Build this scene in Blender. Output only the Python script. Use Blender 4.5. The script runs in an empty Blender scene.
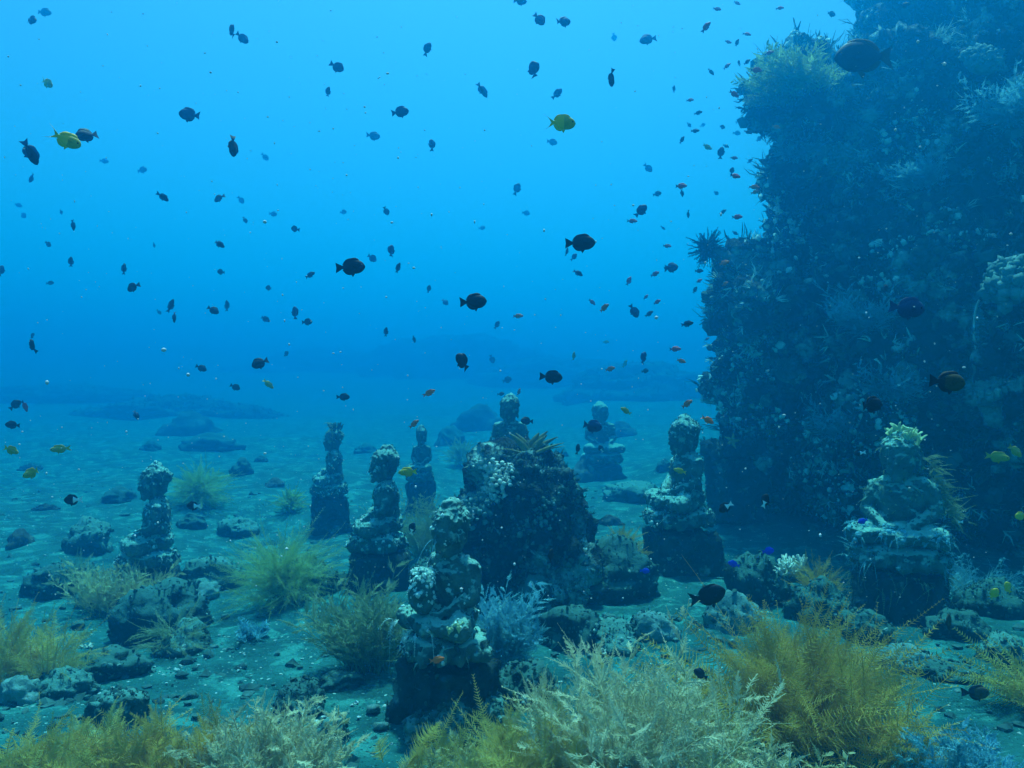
import bpy, bmesh, math, random
import numpy as np
from mathutils import Vector, Matrix, Euler
R = math.radians
sc = bpy.context.scene
col = sc.collection

# ---------------------------------------------------------------- camera, world, sun, exposure
CZ, F, HY = 1.68, 804.0, 400.0
cam = bpy.data.cameras.new('camera'); co = bpy.data.objects.new('camera', cam); col.objects.link(co)
cam.sensor_width = 36; cam.lens = 36 * F / 1024; cam.clip_start = .05; cam.clip_end = 600
PITCH = math.atan((HY - 384) / F)
co.location = (0, 0, CZ); co.rotation_euler = (R(90) + PITCH, 0, 0); sc.camera = co
SUN_EL, SUN_AZ = R(71), R(4)                     # azimuth from +Y towards +X
w = bpy.data.worlds.new('World'); sc.world = w; w.use_nodes = True
nt = w.node_tree
sky = nt.nodes.new('ShaderNodeTexSky'); sky.sky_type = 'NISHITA'; sky.sun_disc = False
sky.sun_elevation = SUN_EL; sky.sun_rotation = SUN_AZ
nt.links.new(sky.outputs[0], nt.nodes['Background'].inputs[0]); nt.nodes['Background'].inputs[1].default_value = .10
sl = bpy.data.lights.new('sun', 'SUN'); sl.energy = 5; sl.angle = R(2.5); sl.color = (1, .96, .9)
so = bpy.data.objects.new('sun', sl); col.objects.link(so)
sd = Vector((math.sin(SUN_AZ) * math.cos(SUN_EL), math.cos(SUN_AZ) * math.cos(SUN_EL), math.sin(SUN_EL)))
so.rotation_euler = sd.to_track_quat('Z', 'Y').to_euler(); so.location = (0, 0, 30)
vs = sc.view_settings; sc.display_settings.display_device = 'sRGB'
vs.view_transform = 'Standard'; vs.look = 'None'; vs.exposure = .69; vs.gamma = 1; vs.use_curve_mapping = False
sc.cycles.use_denoising = True; sc.cycles.volume_bounces = 1; sc.cycles.max_bounces = 6
sc.cycles.transparent_max_bounces = 8

# ---------------------------------------------------------------- helpers: noise, meshes, materials
def _hash(ix, iy, iz, s):
    n = (ix.astype(np.int64) * 374761393 + iy.astype(np.int64) * 668265263 + iz.astype(np.int64) * 1440662683 + s * 974634541) & 0xffffffff
    n = ((n ^ (n >> 13)) * 1274126177) & 0xffffffff
    n = ((n ^ (n >> 16)) * 2246822519) & 0xffffffff
    return ((n ^ (n >> 15)) & 0xffffff) / float(0xffffff) * 2 - 1
def noise(p, s=0):
    p = np.asarray(p, float); i = np.floor(p).astype(np.int64); f = p - i; f = f * f * (3 - 2 * f)
    x, y, z = i[..., 0], i[..., 1], i[..., 2]; fx, fy, fz = f[..., 0], f[..., 1], f[..., 2]
    def L(a, b, t): return a + (b - a) * t
    return L(L(L(_hash(x, y, z, s), _hash(x+1, y, z, s), fx), L(_hash(x, y+1, z, s), _hash(x+1, y+1, z, s), fx), fy),
             L(L(_hash(x, y, z+1, s), _hash(x+1, y, z+1, s), fx), L(_hash(x, y+1, z+1, s), _hash(x+1, y+1, z+1, s), fx), fy), fz)
def fbm(p, o=4, s=0, gain=.5):
    p = np.asarray(p, float); r = 0; a = 1
    for k in range(o): r = r + a * noise(p * 2.03 ** k + 11.7 * k, s + k); a *= gain
    return r
def nrm(v): return v / np.maximum(np.linalg.norm(v, axis=-1, keepdims=True), 1e-9)

class MB:
    """collects quads and triangles; build() links them as ONE mesh object"""
    def __init__(s): s.v = []; s.q = []; s.t = []; s.qm = []; s.tm = []; s.n = 0
    def add(s, v, q=None, t=None, m=0):
        v = np.asarray(v, float).reshape(-1, 3)
        if q is not None and len(q): q = np.asarray(q, np.int64).reshape(-1, 4); s.q.append(q + s.n); s.qm.append(np.full(len(q), m))
        if t is not None and len(t): t = np.asarray(t, np.int64).reshape(-1, 3); s.t.append(t + s.n); s.tm.append(np.full(len(t), m))
        s.v.append(v); s.n += len(v)
    def mesh(s, name, smooth=True):
        v = np.concatenate(s.v); q = np.concatenate(s.q) if s.q else np.zeros((0, 4), int); t = np.concatenate(s.t) if s.t else np.zeros((0, 3), int)
        me = bpy.data.meshes.new(name); me.vertices.add(len(v)); me.vertices.foreach_set('co', v.astype(np.float32).ravel())
        me.loops.add(q.size + t.size); me.loops.foreach_set('vertex_index', np.concatenate([q.ravel(), t.ravel()]).astype(np.int32))
        me.polygons.add(len(q) + len(t))
        st = np.concatenate([np.arange(len(q)) * 4, q.size + np.arange(len(t)) * 3]).astype(np.int32)
        me.polygons.foreach_set('loop_start', st)
        me.polygons.foreach_set('material_index', np.concatenate(s.qm + s.tm).astype(np.int32))
        me.update(calc_edges=True); me.validate()
        me.polygons.foreach_set('use_smooth', np.full(len(me.polygons), smooth)); me.update()
        return me
    def build(s, name, mats, parent=None, loc=None, smooth=True):
        return link(name, s.mesh(name, smooth), mats, parent, loc)
def link(name, me, mats=None, parent=None, loc=None):
    if mats is not None:
        me.materials.clear()
        for m in (mats if isinstance(mats, (list, tuple)) else [mats]): me.materials.append(m)
    o = bpy.data.objects.new(name, me); col.objects.link(o)
    if parent: o.parent = parent
    if loc is not None: o.location = loc
    return o
def tag(o, label, cat, group=None):
    o['label'] = label; o['category'] = cat
    if group: o['group'] = group
    return o
def thing(name, label, cat, loc=(0, 0, 0), rz=0, group=None, scale=1):
    o = bpy.data.objects.new(name, None); col.objects.link(o); o.location = loc; o.rotation_euler = (0, 0, rz)
    o.scale = (scale,) * 3; o.empty_display_size = .1
    return tag(o, label, cat, group)

def mesh_np(me):
    v = np.empty(len(me.vertices) * 3, np.float32); me.vertices.foreach_get('co', v)
    n = np.empty(len(me.vertices) * 3, np.float32); me.vertices.foreach_get('normal', n)
    return v.reshape(-1, 3).astype(float), n.reshape(-1, 3).astype(float)
def set_co(me, v): me.vertices.foreach_set('co', v.astype(np.float32).ravel()); me.update()
_ico = {}
def ico(sub):
    if sub not in _ico:
        bm = bmesh.new(); bmesh.ops.create_icosphere(bm, subdivisions=sub, radius=1)
        _ico[sub] = (np.array([v.co[:] for v in bm.verts]), np.array([[v.index for v in f.verts] for f in bm.faces])); bm.free()
    return _ico[sub]
def ell(mb, c, r, sub=3, rot=None, m=0):
    v, t = ico(sub); v = v * np.asarray(r, float)
    if rot is not None: v = v @ np.array(Euler(rot).to_matrix()).T
    mb.add(v + np.asarray(c, float), t=t, m=m)
def tube(mb, pts, rad, seg=8, m=0, caps=True):
    pts = np.asarray(pts, float); n = len(pts); rad = np.broadcast_to(np.asarray(rad, float), (n,))
    tg = nrm(np.gradient(pts, axis=0)); up = np.array([0, 0, 1.]) if abs(tg[0, 2]) < .9 else np.array([1., 0, 0])
    a = nrm(np.cross(tg, up)); b = np.cross(tg, a)
    th = np.arange(seg) / seg * 2 * math.pi
    v = pts[:, None] + rad[:, None, None] * (np.cos(th)[None, :, None] * a[:, None] + np.sin(th)[None, :, None] * b[:, None])
    i = np.arange(n - 1)[:, None] * seg; j = np.arange(seg)[None]; k = (j + 1) % seg
    q = np.stack([i + j, i + k, i + seg + k, i + seg + j], -1).reshape(-1, 4)
    vv = v.reshape(-1, 3); t = None
    if caps:
        vv = np.concatenate([vv, pts[:1], pts[-1:]]); e = n * seg; j = np.arange(seg); k = (j + 1) % seg
        t = np.concatenate([np.stack([k, j, np.full(seg, e)], -1), np.stack([e - seg + j, e - seg + k, np.full(seg, e + 1)], -1)])
    mb.add(vv, q=q, t=t, m=m)
def capsule(mb, a, b, ra, rb, seg=10):
    a = np.asarray(a, float); b = np.asarray(b, float)
    tube(mb, a + (b - a) * np.linspace(0, 1, 6)[:, None], np.linspace(ra, rb, 6), seg)
    ell(mb, a, (ra,) * 3, 2); ell(mb, b, (rb,) * 3, 2)
def boxm(mb, c, s, rz=0):
    x = np.array([(i, j, k) for i in (-.5, .5) for j in (-.5, .5) for k in (-.5, .5)]) * np.asarray(s, float)
    cs, sn = math.cos(rz), math.sin(rz); x = np.stack([x[:, 0] * cs - x[:, 1] * sn, x[:, 0] * sn + x[:, 1] * cs, x[:, 2]], -1)
    mb.add(x + np.asarray(c, float), q=[(0, 1, 3, 2), (4, 6, 7, 5), (0, 4, 5, 1), (2, 3, 7, 6), (0, 2, 6, 4), (1, 5, 7, 3)])
def remesh(mb, vox, smooth=4, sub=0):
    me = mb.mesh('tmp'); o = link('tmp', me)
    m = o.modifiers.new('r', 'REMESH'); m.mode = 'VOXEL'; m.voxel_size = vox; m.use_smooth_shade = True
    if smooth: m = o.modifiers.new('s', 'SMOOTH'); m.iterations = smooth; m.factor = .5
    if sub: m = o.modifiers.new('b', 'SUBSURF'); m.levels = sub
    dg = bpy.context.evaluated_depsgraph_get()
    r = bpy.data.meshes.new_from_object(o.evaluated_get(dg)); bpy.data.objects.remove(o); bpy.data.meshes.remove(me)
    r.polygons.foreach_set('use_smooth', np.ones(len(r.polygons), bool)); r.update()
    return r
def rough(me, amps, seed=0, aniso=(1, 1, 1)):
    """pushes a mesh in and out along its normals: amps = [(scale, amount, ridged)]"""
    v, n = mesh_np(me)
    for k, (s, a, rid) in enumerate(amps):
        f = fbm(v * s * np.array(aniso) + seed * 3.1, 3, seed + k * 7)
        if rid: f = (1 - np.abs(f) * 2) * .6
        v = v + n * (a * f)[:, None]
        if k < len(amps) - 1: set_co(me, v); v, n = mesh_np(me)
    set_co(me, v); return me

def material(name, c1, c2, scale=8, bump=.4, bscale=40, c3=None, t3=.62, s3=5, rough_=.9, trans=0, spec=.15, flecks=None, bdist=.02, top_light=None):
    m = bpy.data.materials.new(name); m.use_nodes = True; nt = m.node_tree; N = nt.nodes; L = nt.links
    bs = N['Principled BSDF']; bs.inputs['Roughness'].default_value = rough_; bs.inputs['Specular IOR Level'].default_value = spec
    tc = N.new('ShaderNodeTexCoord')
    def nz(s, d=6):
        n = N.new('ShaderNodeTexNoise'); n.inputs['Scale'].default_value = s; n.inputs['Detail'].default_value = d; n.inputs['Roughness'].default_value = .62
        L.new(tc.outputs['Object'], n.inputs['Vector']); return n
    r = N.new('ShaderNodeValToRGB'); r.color_ramp.elements[0].position = .34; r.color_ramp.elements[1].position = .68
    r.color_ramp.elements[0].color = (*c1, 1); r.color_ramp.elements[1].color = (*c2, 1)
    L.new(nz(scale).outputs[0], r.inputs[0]); out = r.outputs[0]
    def over(out, fac, c):
        mx = N.new('ShaderNodeMix'); mx.data_type = 'RGBA'; L.new(fac, mx.inputs[0]); L.new(out, mx.inputs[6]); mx.inputs[7].default_value = (*c, 1); return mx.outputs[2]
    if c3 is not None:
        r3 = N.new('ShaderNodeValToRGB'); r3.color_ramp.elements[0].position = t3 - .03; r3.color_ramp.elements[1].position = t3 + .05
        L.new(nz(s3, 9).outputs[0], r3.inputs[0]); out = over(out, r3.outputs[0], c3)
    if flecks:
        for (fs, th, fc) in flecks:
            vo = N.new('ShaderNodeTexVoronoi'); vo.inputs['Scale'].default_value = fs; L.new(tc.outputs['Object'], vo.inputs['Vector'])
            sp = N.new('ShaderNodeSeparateColor'); L.new(vo.outputs['Color'], sp.inputs[0])
            g = N.new('ShaderNodeMath'); g.operation = 'GREATER_THAN'; g.inputs[1].default_value = th; L.new(sp.outputs[0], g.inputs[0])
            d = N.new('ShaderNodeMath'); d.operation = 'LESS_THAN'; d.inputs[1].default_value = .33; L.new(vo.outputs['Distance'], d.inputs[0])
            mu = N.new('ShaderNodeMath'); mu.operation = 'MULTIPLY'; L.new(g.outputs[0], mu.inputs[0]); L.new(d.outputs[0], mu.inputs[1])
            out = over(out, mu.outputs[0], fc)
    if top_light:                                  # light from above painted into the colour: upward faces mixed paler
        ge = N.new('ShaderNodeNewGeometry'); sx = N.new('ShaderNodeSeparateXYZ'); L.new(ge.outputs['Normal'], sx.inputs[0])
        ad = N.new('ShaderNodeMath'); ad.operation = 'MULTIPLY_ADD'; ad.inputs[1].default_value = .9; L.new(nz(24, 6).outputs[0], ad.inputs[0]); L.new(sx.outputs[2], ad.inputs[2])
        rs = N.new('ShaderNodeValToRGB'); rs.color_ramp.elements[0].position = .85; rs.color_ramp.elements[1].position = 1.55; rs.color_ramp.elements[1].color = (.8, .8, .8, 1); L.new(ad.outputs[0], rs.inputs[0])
        out = over(out, rs.outputs[0], top_light)
    L.new(out, bs.inputs['Base Color'])
    if bump:
        b = N.new('ShaderNodeBump'); b.inputs['Strength'].default_value = bump; b.inputs['Distance'].default_value = bdist
        L.new(nz(bscale, 5).outputs[0], b.inputs['Height']); L.new(b.outputs[0], bs.inputs['Normal'])
    if trans:
        tr = N.new('ShaderNodeBsdfTranslucent'); L.new(out, tr.inputs['Color']); ms = N.new('ShaderNodeMixShader'); ms.inputs[0].default_value = trans
        L.new(bs.outputs[0], ms.inputs[1]); L.new(tr.outputs[0], ms.inputs[2]); L.new(ms.outputs[0], N['Material Output'].inputs['Surface'])
    return m

M = dict(
    sand=material('volcanic sand', (.006, .058, .058), (.020, .145, .132), 2.6, 1., 38, (.045, .23, .20), .56, 5.1, flecks=[(75, .91, (.10, .30, .27)), (36, .965, (.30, .48, .43)), (60, .84, (.005, .026, .028)), (130, .78, (.006, .040, .040))]),
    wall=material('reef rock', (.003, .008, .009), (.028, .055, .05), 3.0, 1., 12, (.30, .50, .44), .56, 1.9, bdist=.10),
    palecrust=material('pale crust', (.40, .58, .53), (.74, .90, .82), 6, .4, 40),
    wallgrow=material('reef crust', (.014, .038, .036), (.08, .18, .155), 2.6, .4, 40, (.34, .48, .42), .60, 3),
    stone=material('encrusted stone', (.03, .066, .058), (.13, .24, .20), 7, .7, 45, (.26, .44, .36), .62, 9, top_light=(.26, .50, .42)),
    plinth=material('dark plinth stone', (.008, .016, .018), (.035, .07, .065), 6, .8, 35, (.24, .32, .28), .64, 5),
    rock=material('rubble rock', (.016, .045, .042), (.07, .15, .13), 7, .8, 30, (.15, .31, .27), .64, 8, top_light=(.10, .25, .215)),
    darkrock=material('dark rock', (.007, .018, .018), (.03, .07, .06), 5, .8, 25, (.2, .27, .23), .66, 5, top_light=(.05, .145, .125)),
    palerock=material('pale rock', (.07, .16, .15), (.18, .34, .31), 6, .6, 35, (.42, .5, .45), .62, 8),
    far=material('far reef', (.03, .04, .035), (.09, .11, .09), 1.2, .6, 6, (.16, .2, .17), .62, 1.5),
    shell=material('shell bits', (.30, .38, .36), (.62, .70, .66), 30, 0),
    rubble=material('small rubble', (.012, .04, .04), (.08, .19, .17), 8, 0),
    olive=material('olive hydroid', (.42, .28, .05), (.72, .48, .10), 3, 0, trans=.4, rough_=.8),
    yellow=material('yellow hydroid', (.52, .40, .09), (.78, .60, .17), 3, 0, trans=.45, rough_=.8),
    beige=material('beige hydroid', (.54, .50, .24), (.80, .72, .40), 3, 0, trans=.45, rough_=.8),
    pale=material('pale hydroid', (.58, .52, .30), (.84, .76, .50), 3, 0, trans=.4, rough_=.8),
    green=material('green hydroid', (.30, .42, .12), (.52, .64, .24), 3, 0, trans=.45, rough_=.8),
    sage=material('sage hydroid', (.24, .32, .16), (.42, .50, .28), 3, 0, trans=.45, rough_=.8),
    white=material('white hydroid', (.15, .42, .50), (.28, .68, .76), 5, 0, trans=.4, rough_=.8),
    brown=material('brown stem', (.08, .07, .03), (.16, .13, .05), 8, .3),
    bone=material('white coral', (.50, .54, .44), (.74, .76, .64), 14, .4, 60),
    leather=material('leather coral', (.20, .19, .07), (.36, .33, .13), 6, .4, 30, trans=.2),
    crest=material('crest sponge', (.42, .55, .30), (.66, .76, .42), 12, .4, 40, trans=.2),
    star=material('orange star', (.50, .28, .07), (.66, .40, .12), 20, .3),
    black=material('black crinoid', (.006, .008, .010), (.02, .024, .028), 10, 0),
    sponge=material('grey sponge', (.09, .13, .14), (.2, .26, .27), 6, .5, 30),
    plankton=material('plankton', (.5, .55, .55), (.7, .75, .75), 10, 0),
    # fish
    f_dark=material('dark fish skin', (.008, .014, .022), (.022, .034, .048), 40, .2, 200, rough_=.6, spec=.3),
    f_slate=material('slate blue fish skin', (.02, .07, .16), (.04, .12, .25), 30, .2, 200, rough_=.6, spec=.3),
    f_brown=material('brown fish skin', (.04, .035, .018), (.10, .075, .03), 30, .2, 200, rough_=.6, spec=.3),
    f_olive=material('olive fish skin', (.42, .32, .03), (.70, .48, .04), 30, .2, 200, rough_=.6, spec=.3),
    f_yellow=material('yellow fish skin', (.90, .50, .02), (.97, .60, .03), 30, .1, 200, rough_=.5, spec=.3),
    f_orange=material('orange fish skin', (.92, .14, .02), (.98, .20, .03), 30, .1, 200, rough_=.5, spec=.3),
    f_pink=material('rose fish skin', (.62, .09, .13), (.80, .17, .20), 30, .1, 200, rough_=.5, spec=.3),
    f_white=material('white fish skin', (.85, .88, .88), (.95, .96, .96), 30, 0, rough_=.5, spec=.3),
    f_blue=material('blue fish skin', (.015, .03, .60), (.03, .07, .80), 30, 0, rough_=.5, spec=.3),
    f_tan=material('tan fish skin', (.34, .30, .06), (.52, .44, .10), 30, .1, 200, rough_=.5, spec=.3),
    f_eye=material('fish eye', (.004, .004, .004), (.01, .01, .01), 30, 0, rough_=.2, spec=.5),
)

# ---------------------------------------------------------------- the water: one closed box of even haze
hb = MB(); boxm(hb, (0, 49, 2.9), (140, 126, 13.0)); haze = hb.build('haze', None, smooth=False); haze['kind'] = 'stuff'
m = bpy.data.materials.new('water haze'); m.use_nodes = True; nt = m.node_tree; nt.nodes.remove(nt.nodes['Principled BSDF'])
pv = nt.nodes.new('ShaderNodeVolumePrincipled'); nt.links.new(pv.outputs[0], nt.nodes['Material Output'].inputs['Volume'])
pv.inputs['Density Attribute'].default_value = ''
SIG_S, SIG_T, DEN = (.0003, .0216, .0482), (.134, .0450, .0498), .134      # scattering and extinction per metre (red, green, blue)
_c = [a / DEN for a in SIG_S]; _a = [max(0, 1 - (t / DEN - c) / (1 - c)) ** 2 for t, c in zip(SIG_T, _c)]
pv.inputs['Color'].default_value = (*_c, 1); pv.inputs['Absorption Color'].default_value = (*_a, 1)
pv.inputs['Density'].default_value = DEN; pv.inputs['Anisotropy'].default_value = .72
m.cycles.homogeneous_volume = True; haze.data.materials.append(m)

# ---------------------------------------------------------------- seabed
def gz(x, y):
    x = np.asarray(x, float); y = np.asarray(y, float)
    z = np.minimum(.030 * np.maximum(y - 6, 0) + .0011 * np.maximum(y - 20, 0) ** 2, 7.6)
    p = np.stack([x, y, 0 * x], -1)
    z = z + .10 * fbm(p * .32, 3, 5) * np.clip((y + 2) / 6, .3, 1.4) + .035 * fbm(p * np.array([.8, 2.0, 1]), 2, 9)
    z = z + .30 * np.clip((x - 2.2) / 2, 0, 1) * np.clip((y - 7) / 3, 0, 1)
    return z
def GZ(x, y): return float(gz(x, y))
def at(px, py, d):
    """the point seen at a pixel, d metres ahead along +Y"""
    xc, yc = (px - 512) / F, (384 - py) / F
    dy = math.cos(PITCH) - yc * math.sin(PITCH); dz = math.sin(PITCH) + yc * math.cos(PITCH)
    return Vector((xc / dy * d, d, CZ + dz / dy * d))
def on_ground(px, py):
    d = 2.0
    for k in range(4000):
        p = at(px, py, d)
        if p.z <= GZ(p.x, p.y): break
        d += .01
    p.z = GZ(p.x, p.y); return p

s = np.linspace(-1, 1, 420); xs = 62 * s * (.10 + .90 * np.abs(s) ** 2.2)
k = np.arange(430); ys = -9 + np.cumsum(np.concatenate([[0], np.full(60, .14), np.full(200, .032), .032 * 1.0265 ** np.arange(169)]))[:430]
ys = ys[ys < 108]
X, Y = np.meshgrid(xs, ys); Z = gz(X, Y)
Z = Z + .016 * fbm(np.stack([X * 6, Y * 6, 0 * X], -1), 4, 21) + .010 * np.abs(fbm(np.stack([X * 2.5 + Y, Y * 9, 0 * X], -1), 2, 23))
mb = MB(); nx, ny = len(xs), len(ys)
i = np.arange(ny - 1)[:, None] * nx + np.arange(nx - 1)[None]
mb.add(np.stack([X, Y, Z], -1), q=np.stack([i, i + 1, i + nx + 1, i + nx], -1))
seabed = mb.build('seabed', M['sand']); seabed['kind'] = 'structure'

def scatter_bits(name, n, mat, smin, smax, seed, spots):
    rng = np.random.default_rng(seed); mb = MB(); v0, t0 = ico(1)
    y = 2.6 + 11 * rng.random(n) ** 1.7; x = (rng.random(n) - .5) * 1.5 * (y + 1)
    dens = fbm(np.stack([x * 1.1, y * 1.1, 0 * x], -1), 3, seed); keep = dens > rng.random(n) * 1.0 - .45
    x, y = x[keep], y[keep]
    for (sx, sy, sr, sn) in spots:
        x = np.concatenate([x, sx + sr * rng.standard_normal(sn)]); y = np.concatenate([y, sy + sr * rng.standard_normal(sn)])
    z = gz(x, y)
    for a, b, c in zip(x, y, z):
        r = smin + (smax - smin) * rng.random() ** 3
        vv = v0 * (1 + .35 * rng.standard_normal(len(v0)))[:, None] * r * np.array([1, .6 + .6 * rng.random(), .35 + .4 * rng.random()])
        an = rng.random() * 6.3; vv = vv @ np.array([[math.cos(an), math.sin(an), 0], [-math.sin(an), math.cos(an), 0], [0, 0, 1]])
        mb.add(vv + np.array([a, b, c + r * .2]), t=t0)
    o = mb.build(name, mat, smooth=False); o['kind'] = 'stuff'; return o
g1 = on_ground(230, 665); g2 = on_ground(40, 700); g3 = on_ground(330, 735); g4 = on_ground(590, 640)
scatter_bits('shell_grit', 3600, M['shell'], .002, .015, 3, [(g1.x, g1.y, .35, 260), (g2.x, g2.y, .3, 200), (g3.x, g3.y, .25, 160), (g4.x, g4.y, .3, 80)])
scatter_bits('rubble', 4600, M['rubble'], .005, .05, 4, [(g1.x, g1.y, .5, 120), (g2.x, g2.y, .4, 160), (g4.x, g4.y, .4, 120)])

# ---------------------------------------------------------------- growth helpers
def orient(n, rng):
    """frames for normals n: two tangents"""
    r = rng.standard_normal(n.shape); a = nrm(np.cross(n, r)); return a, np.cross(n, a)
def tufts(mb, p, n, rng, L, wd, k=5, spread=.7, m=0, up=0):
    """k little blades at each point"""
    N = len(p); a, b = orient(n, rng)
    for j in range(k):
        th = rng.random(N) * 6.283; sp = spread * rng.random(N)
        d = nrm(n + (np.cos(th) * sp)[:, None] * a + (np.sin(th) * sp)[:, None] * b + np.array([0, 0, up]))
        l = L * (.5 + rng.random(N))[:, None]; sd_ = nrm(np.cross(d, rng.standard_normal((N, 3)))) * wd * (.6 + .8 * rng.random(N))[:, None]
        mid = p + d * l * .55 + rng.standard_normal((N, 3)) * L * .08; tip = p + d * l + rng.standard_normal((N, 3)) * L * .15
        v = np.stack([p - sd_ * .7, p + sd_ * .7, mid - sd_, mid + sd_, tip - sd_ * .3, tip + sd_ * .3], 1)
        i = np.arange(N)[:, None] * 6
        mb.add(v, q=np.concatenate([i + np.array([[0, 1, 3, 2]]), i + np.array([[2, 3, 5, 4]])]), m=m)
def lumps(mb, p, n, rng, r0, r1, sub=1, m=0, flat=.7):
    v0, t0 = ico(sub); N = len(p); r = r0 + (r1 - r0) * rng.random(N) ** 2
    a, b = orient(n, rng); nv = len(v0)
    j = 1 + .25 * rng.standard_normal((N, nv))
    w_ = v0[None] * j[..., None]
    v = p[:, None] + r[:, None, None] * (w_[..., :1] * a[:, None] + w_[..., 1:2] * b[:, None] + flat * w_[..., 2:] * n[:, None])
    mb.add(v, t=(t0[None] + (np.arange(N) * nv)[:, None, None]).reshape(-1, 3), m=m)
def plumes(mb, base, dr, L, bend, pin, K=22, wd=.0022, ang=50, stem=.003, fl=.6, rng=None, tip=.25, stemmb=None, t0=.12, ref=None, pw=.75):
    """feather fronds: a curved stem with two rows of pinnae. base, dr (n,3); L, pin (n,); bend (n,3)"""
    n = len(base); t = np.linspace(t0, 1, K)
    L = np.broadcast_to(L, (n,)); pin = np.broadcast_to(pin, (n,))
    P = lambda t: base[:, None] + L[:, None, None] * (dr[:, None] * t[None, :, None] + bend[:, None] * (t ** 2)[None, :, None])
    p = P(t); tg = nrm(dr[:, None] + 2 * bend[:, None] * t[None, :, None])
    rf = rng.standard_normal((n, 3)) if ref is None else ref
    side = nrm(np.cross(tg, rf[:, None] + np.zeros_like(tg))); nn = np.cross(side, tg)
    prof = np.maximum(np.sin(math.pi * np.clip(t, 0, 1) ** fl), tip * (t > .5)) * (1.02 - t * .3)
    ca, sa = math.cos(R(ang)), math.sin(R(ang))
    for sgn in (-1, 1):
        jit = 1 + .25 * rng.standard_normal((n, K))
        pl = pin[:, None] * prof[None] * jit
        d = nrm(side * sgn * sa + tg * ca + nn * (.25 * rng.standard_normal((n, K)))[..., None])
        e = p + d * pl[..., None]; mid = p + d * (pl * .55)[..., None] + (tg * (-.06) + nn * .05) * pl[..., None]
        wv = tg * wd
        v = np.stack([p - wv, p + wv, mid - wv * pw, mid + wv * pw, e - wv * .25, e + wv * .25], 2).reshape(-1, 3)
        i = np.arange(n * K)[:, None] * 6
        mb.add(v, q=np.concatenate([i + np.array([[0, 1, 3, 2]]), i + np.array([[2, 3, 5, 4]])]))
    sm = stemmb if stemmb is not None else mb
    ts = np.linspace(0, 1, 9); ps = P(ts); tgs = nrm(dr[:, None] + 2 * bend[:, None] * ts[None, :, None])
    sA = nrm(np.cross(tgs, rf[:, None] + np.zeros_like(tgs))); sB = np.cross(sA, tgs)
    rr = (stem * (1.1 - .8 * ts))[None, :, None]
    ring = np.stack([ps + rr * sA, ps + rr * (-.5 * sA + .87 * sB), ps + rr * (-.5 * sA - .87 * sB)], 2)   # n,9,3,3
    idx = np.arange(n)[:, None, None] * 27 + np.arange(8)[None, :, None] * 3 + np.arange(3)[None, None]
    nxt = np.arange(n)[:, None, None] * 27 + np.arange(8)[None, :, None] * 3 + ((np.arange(3) + 1) % 3)[None, None]
    sm.add(ring.reshape(-1, 3), q=np.stack([idx, nxt, nxt + 3, idx + 3], -1).reshape(-1, 4))
    return p, tg, side

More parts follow.
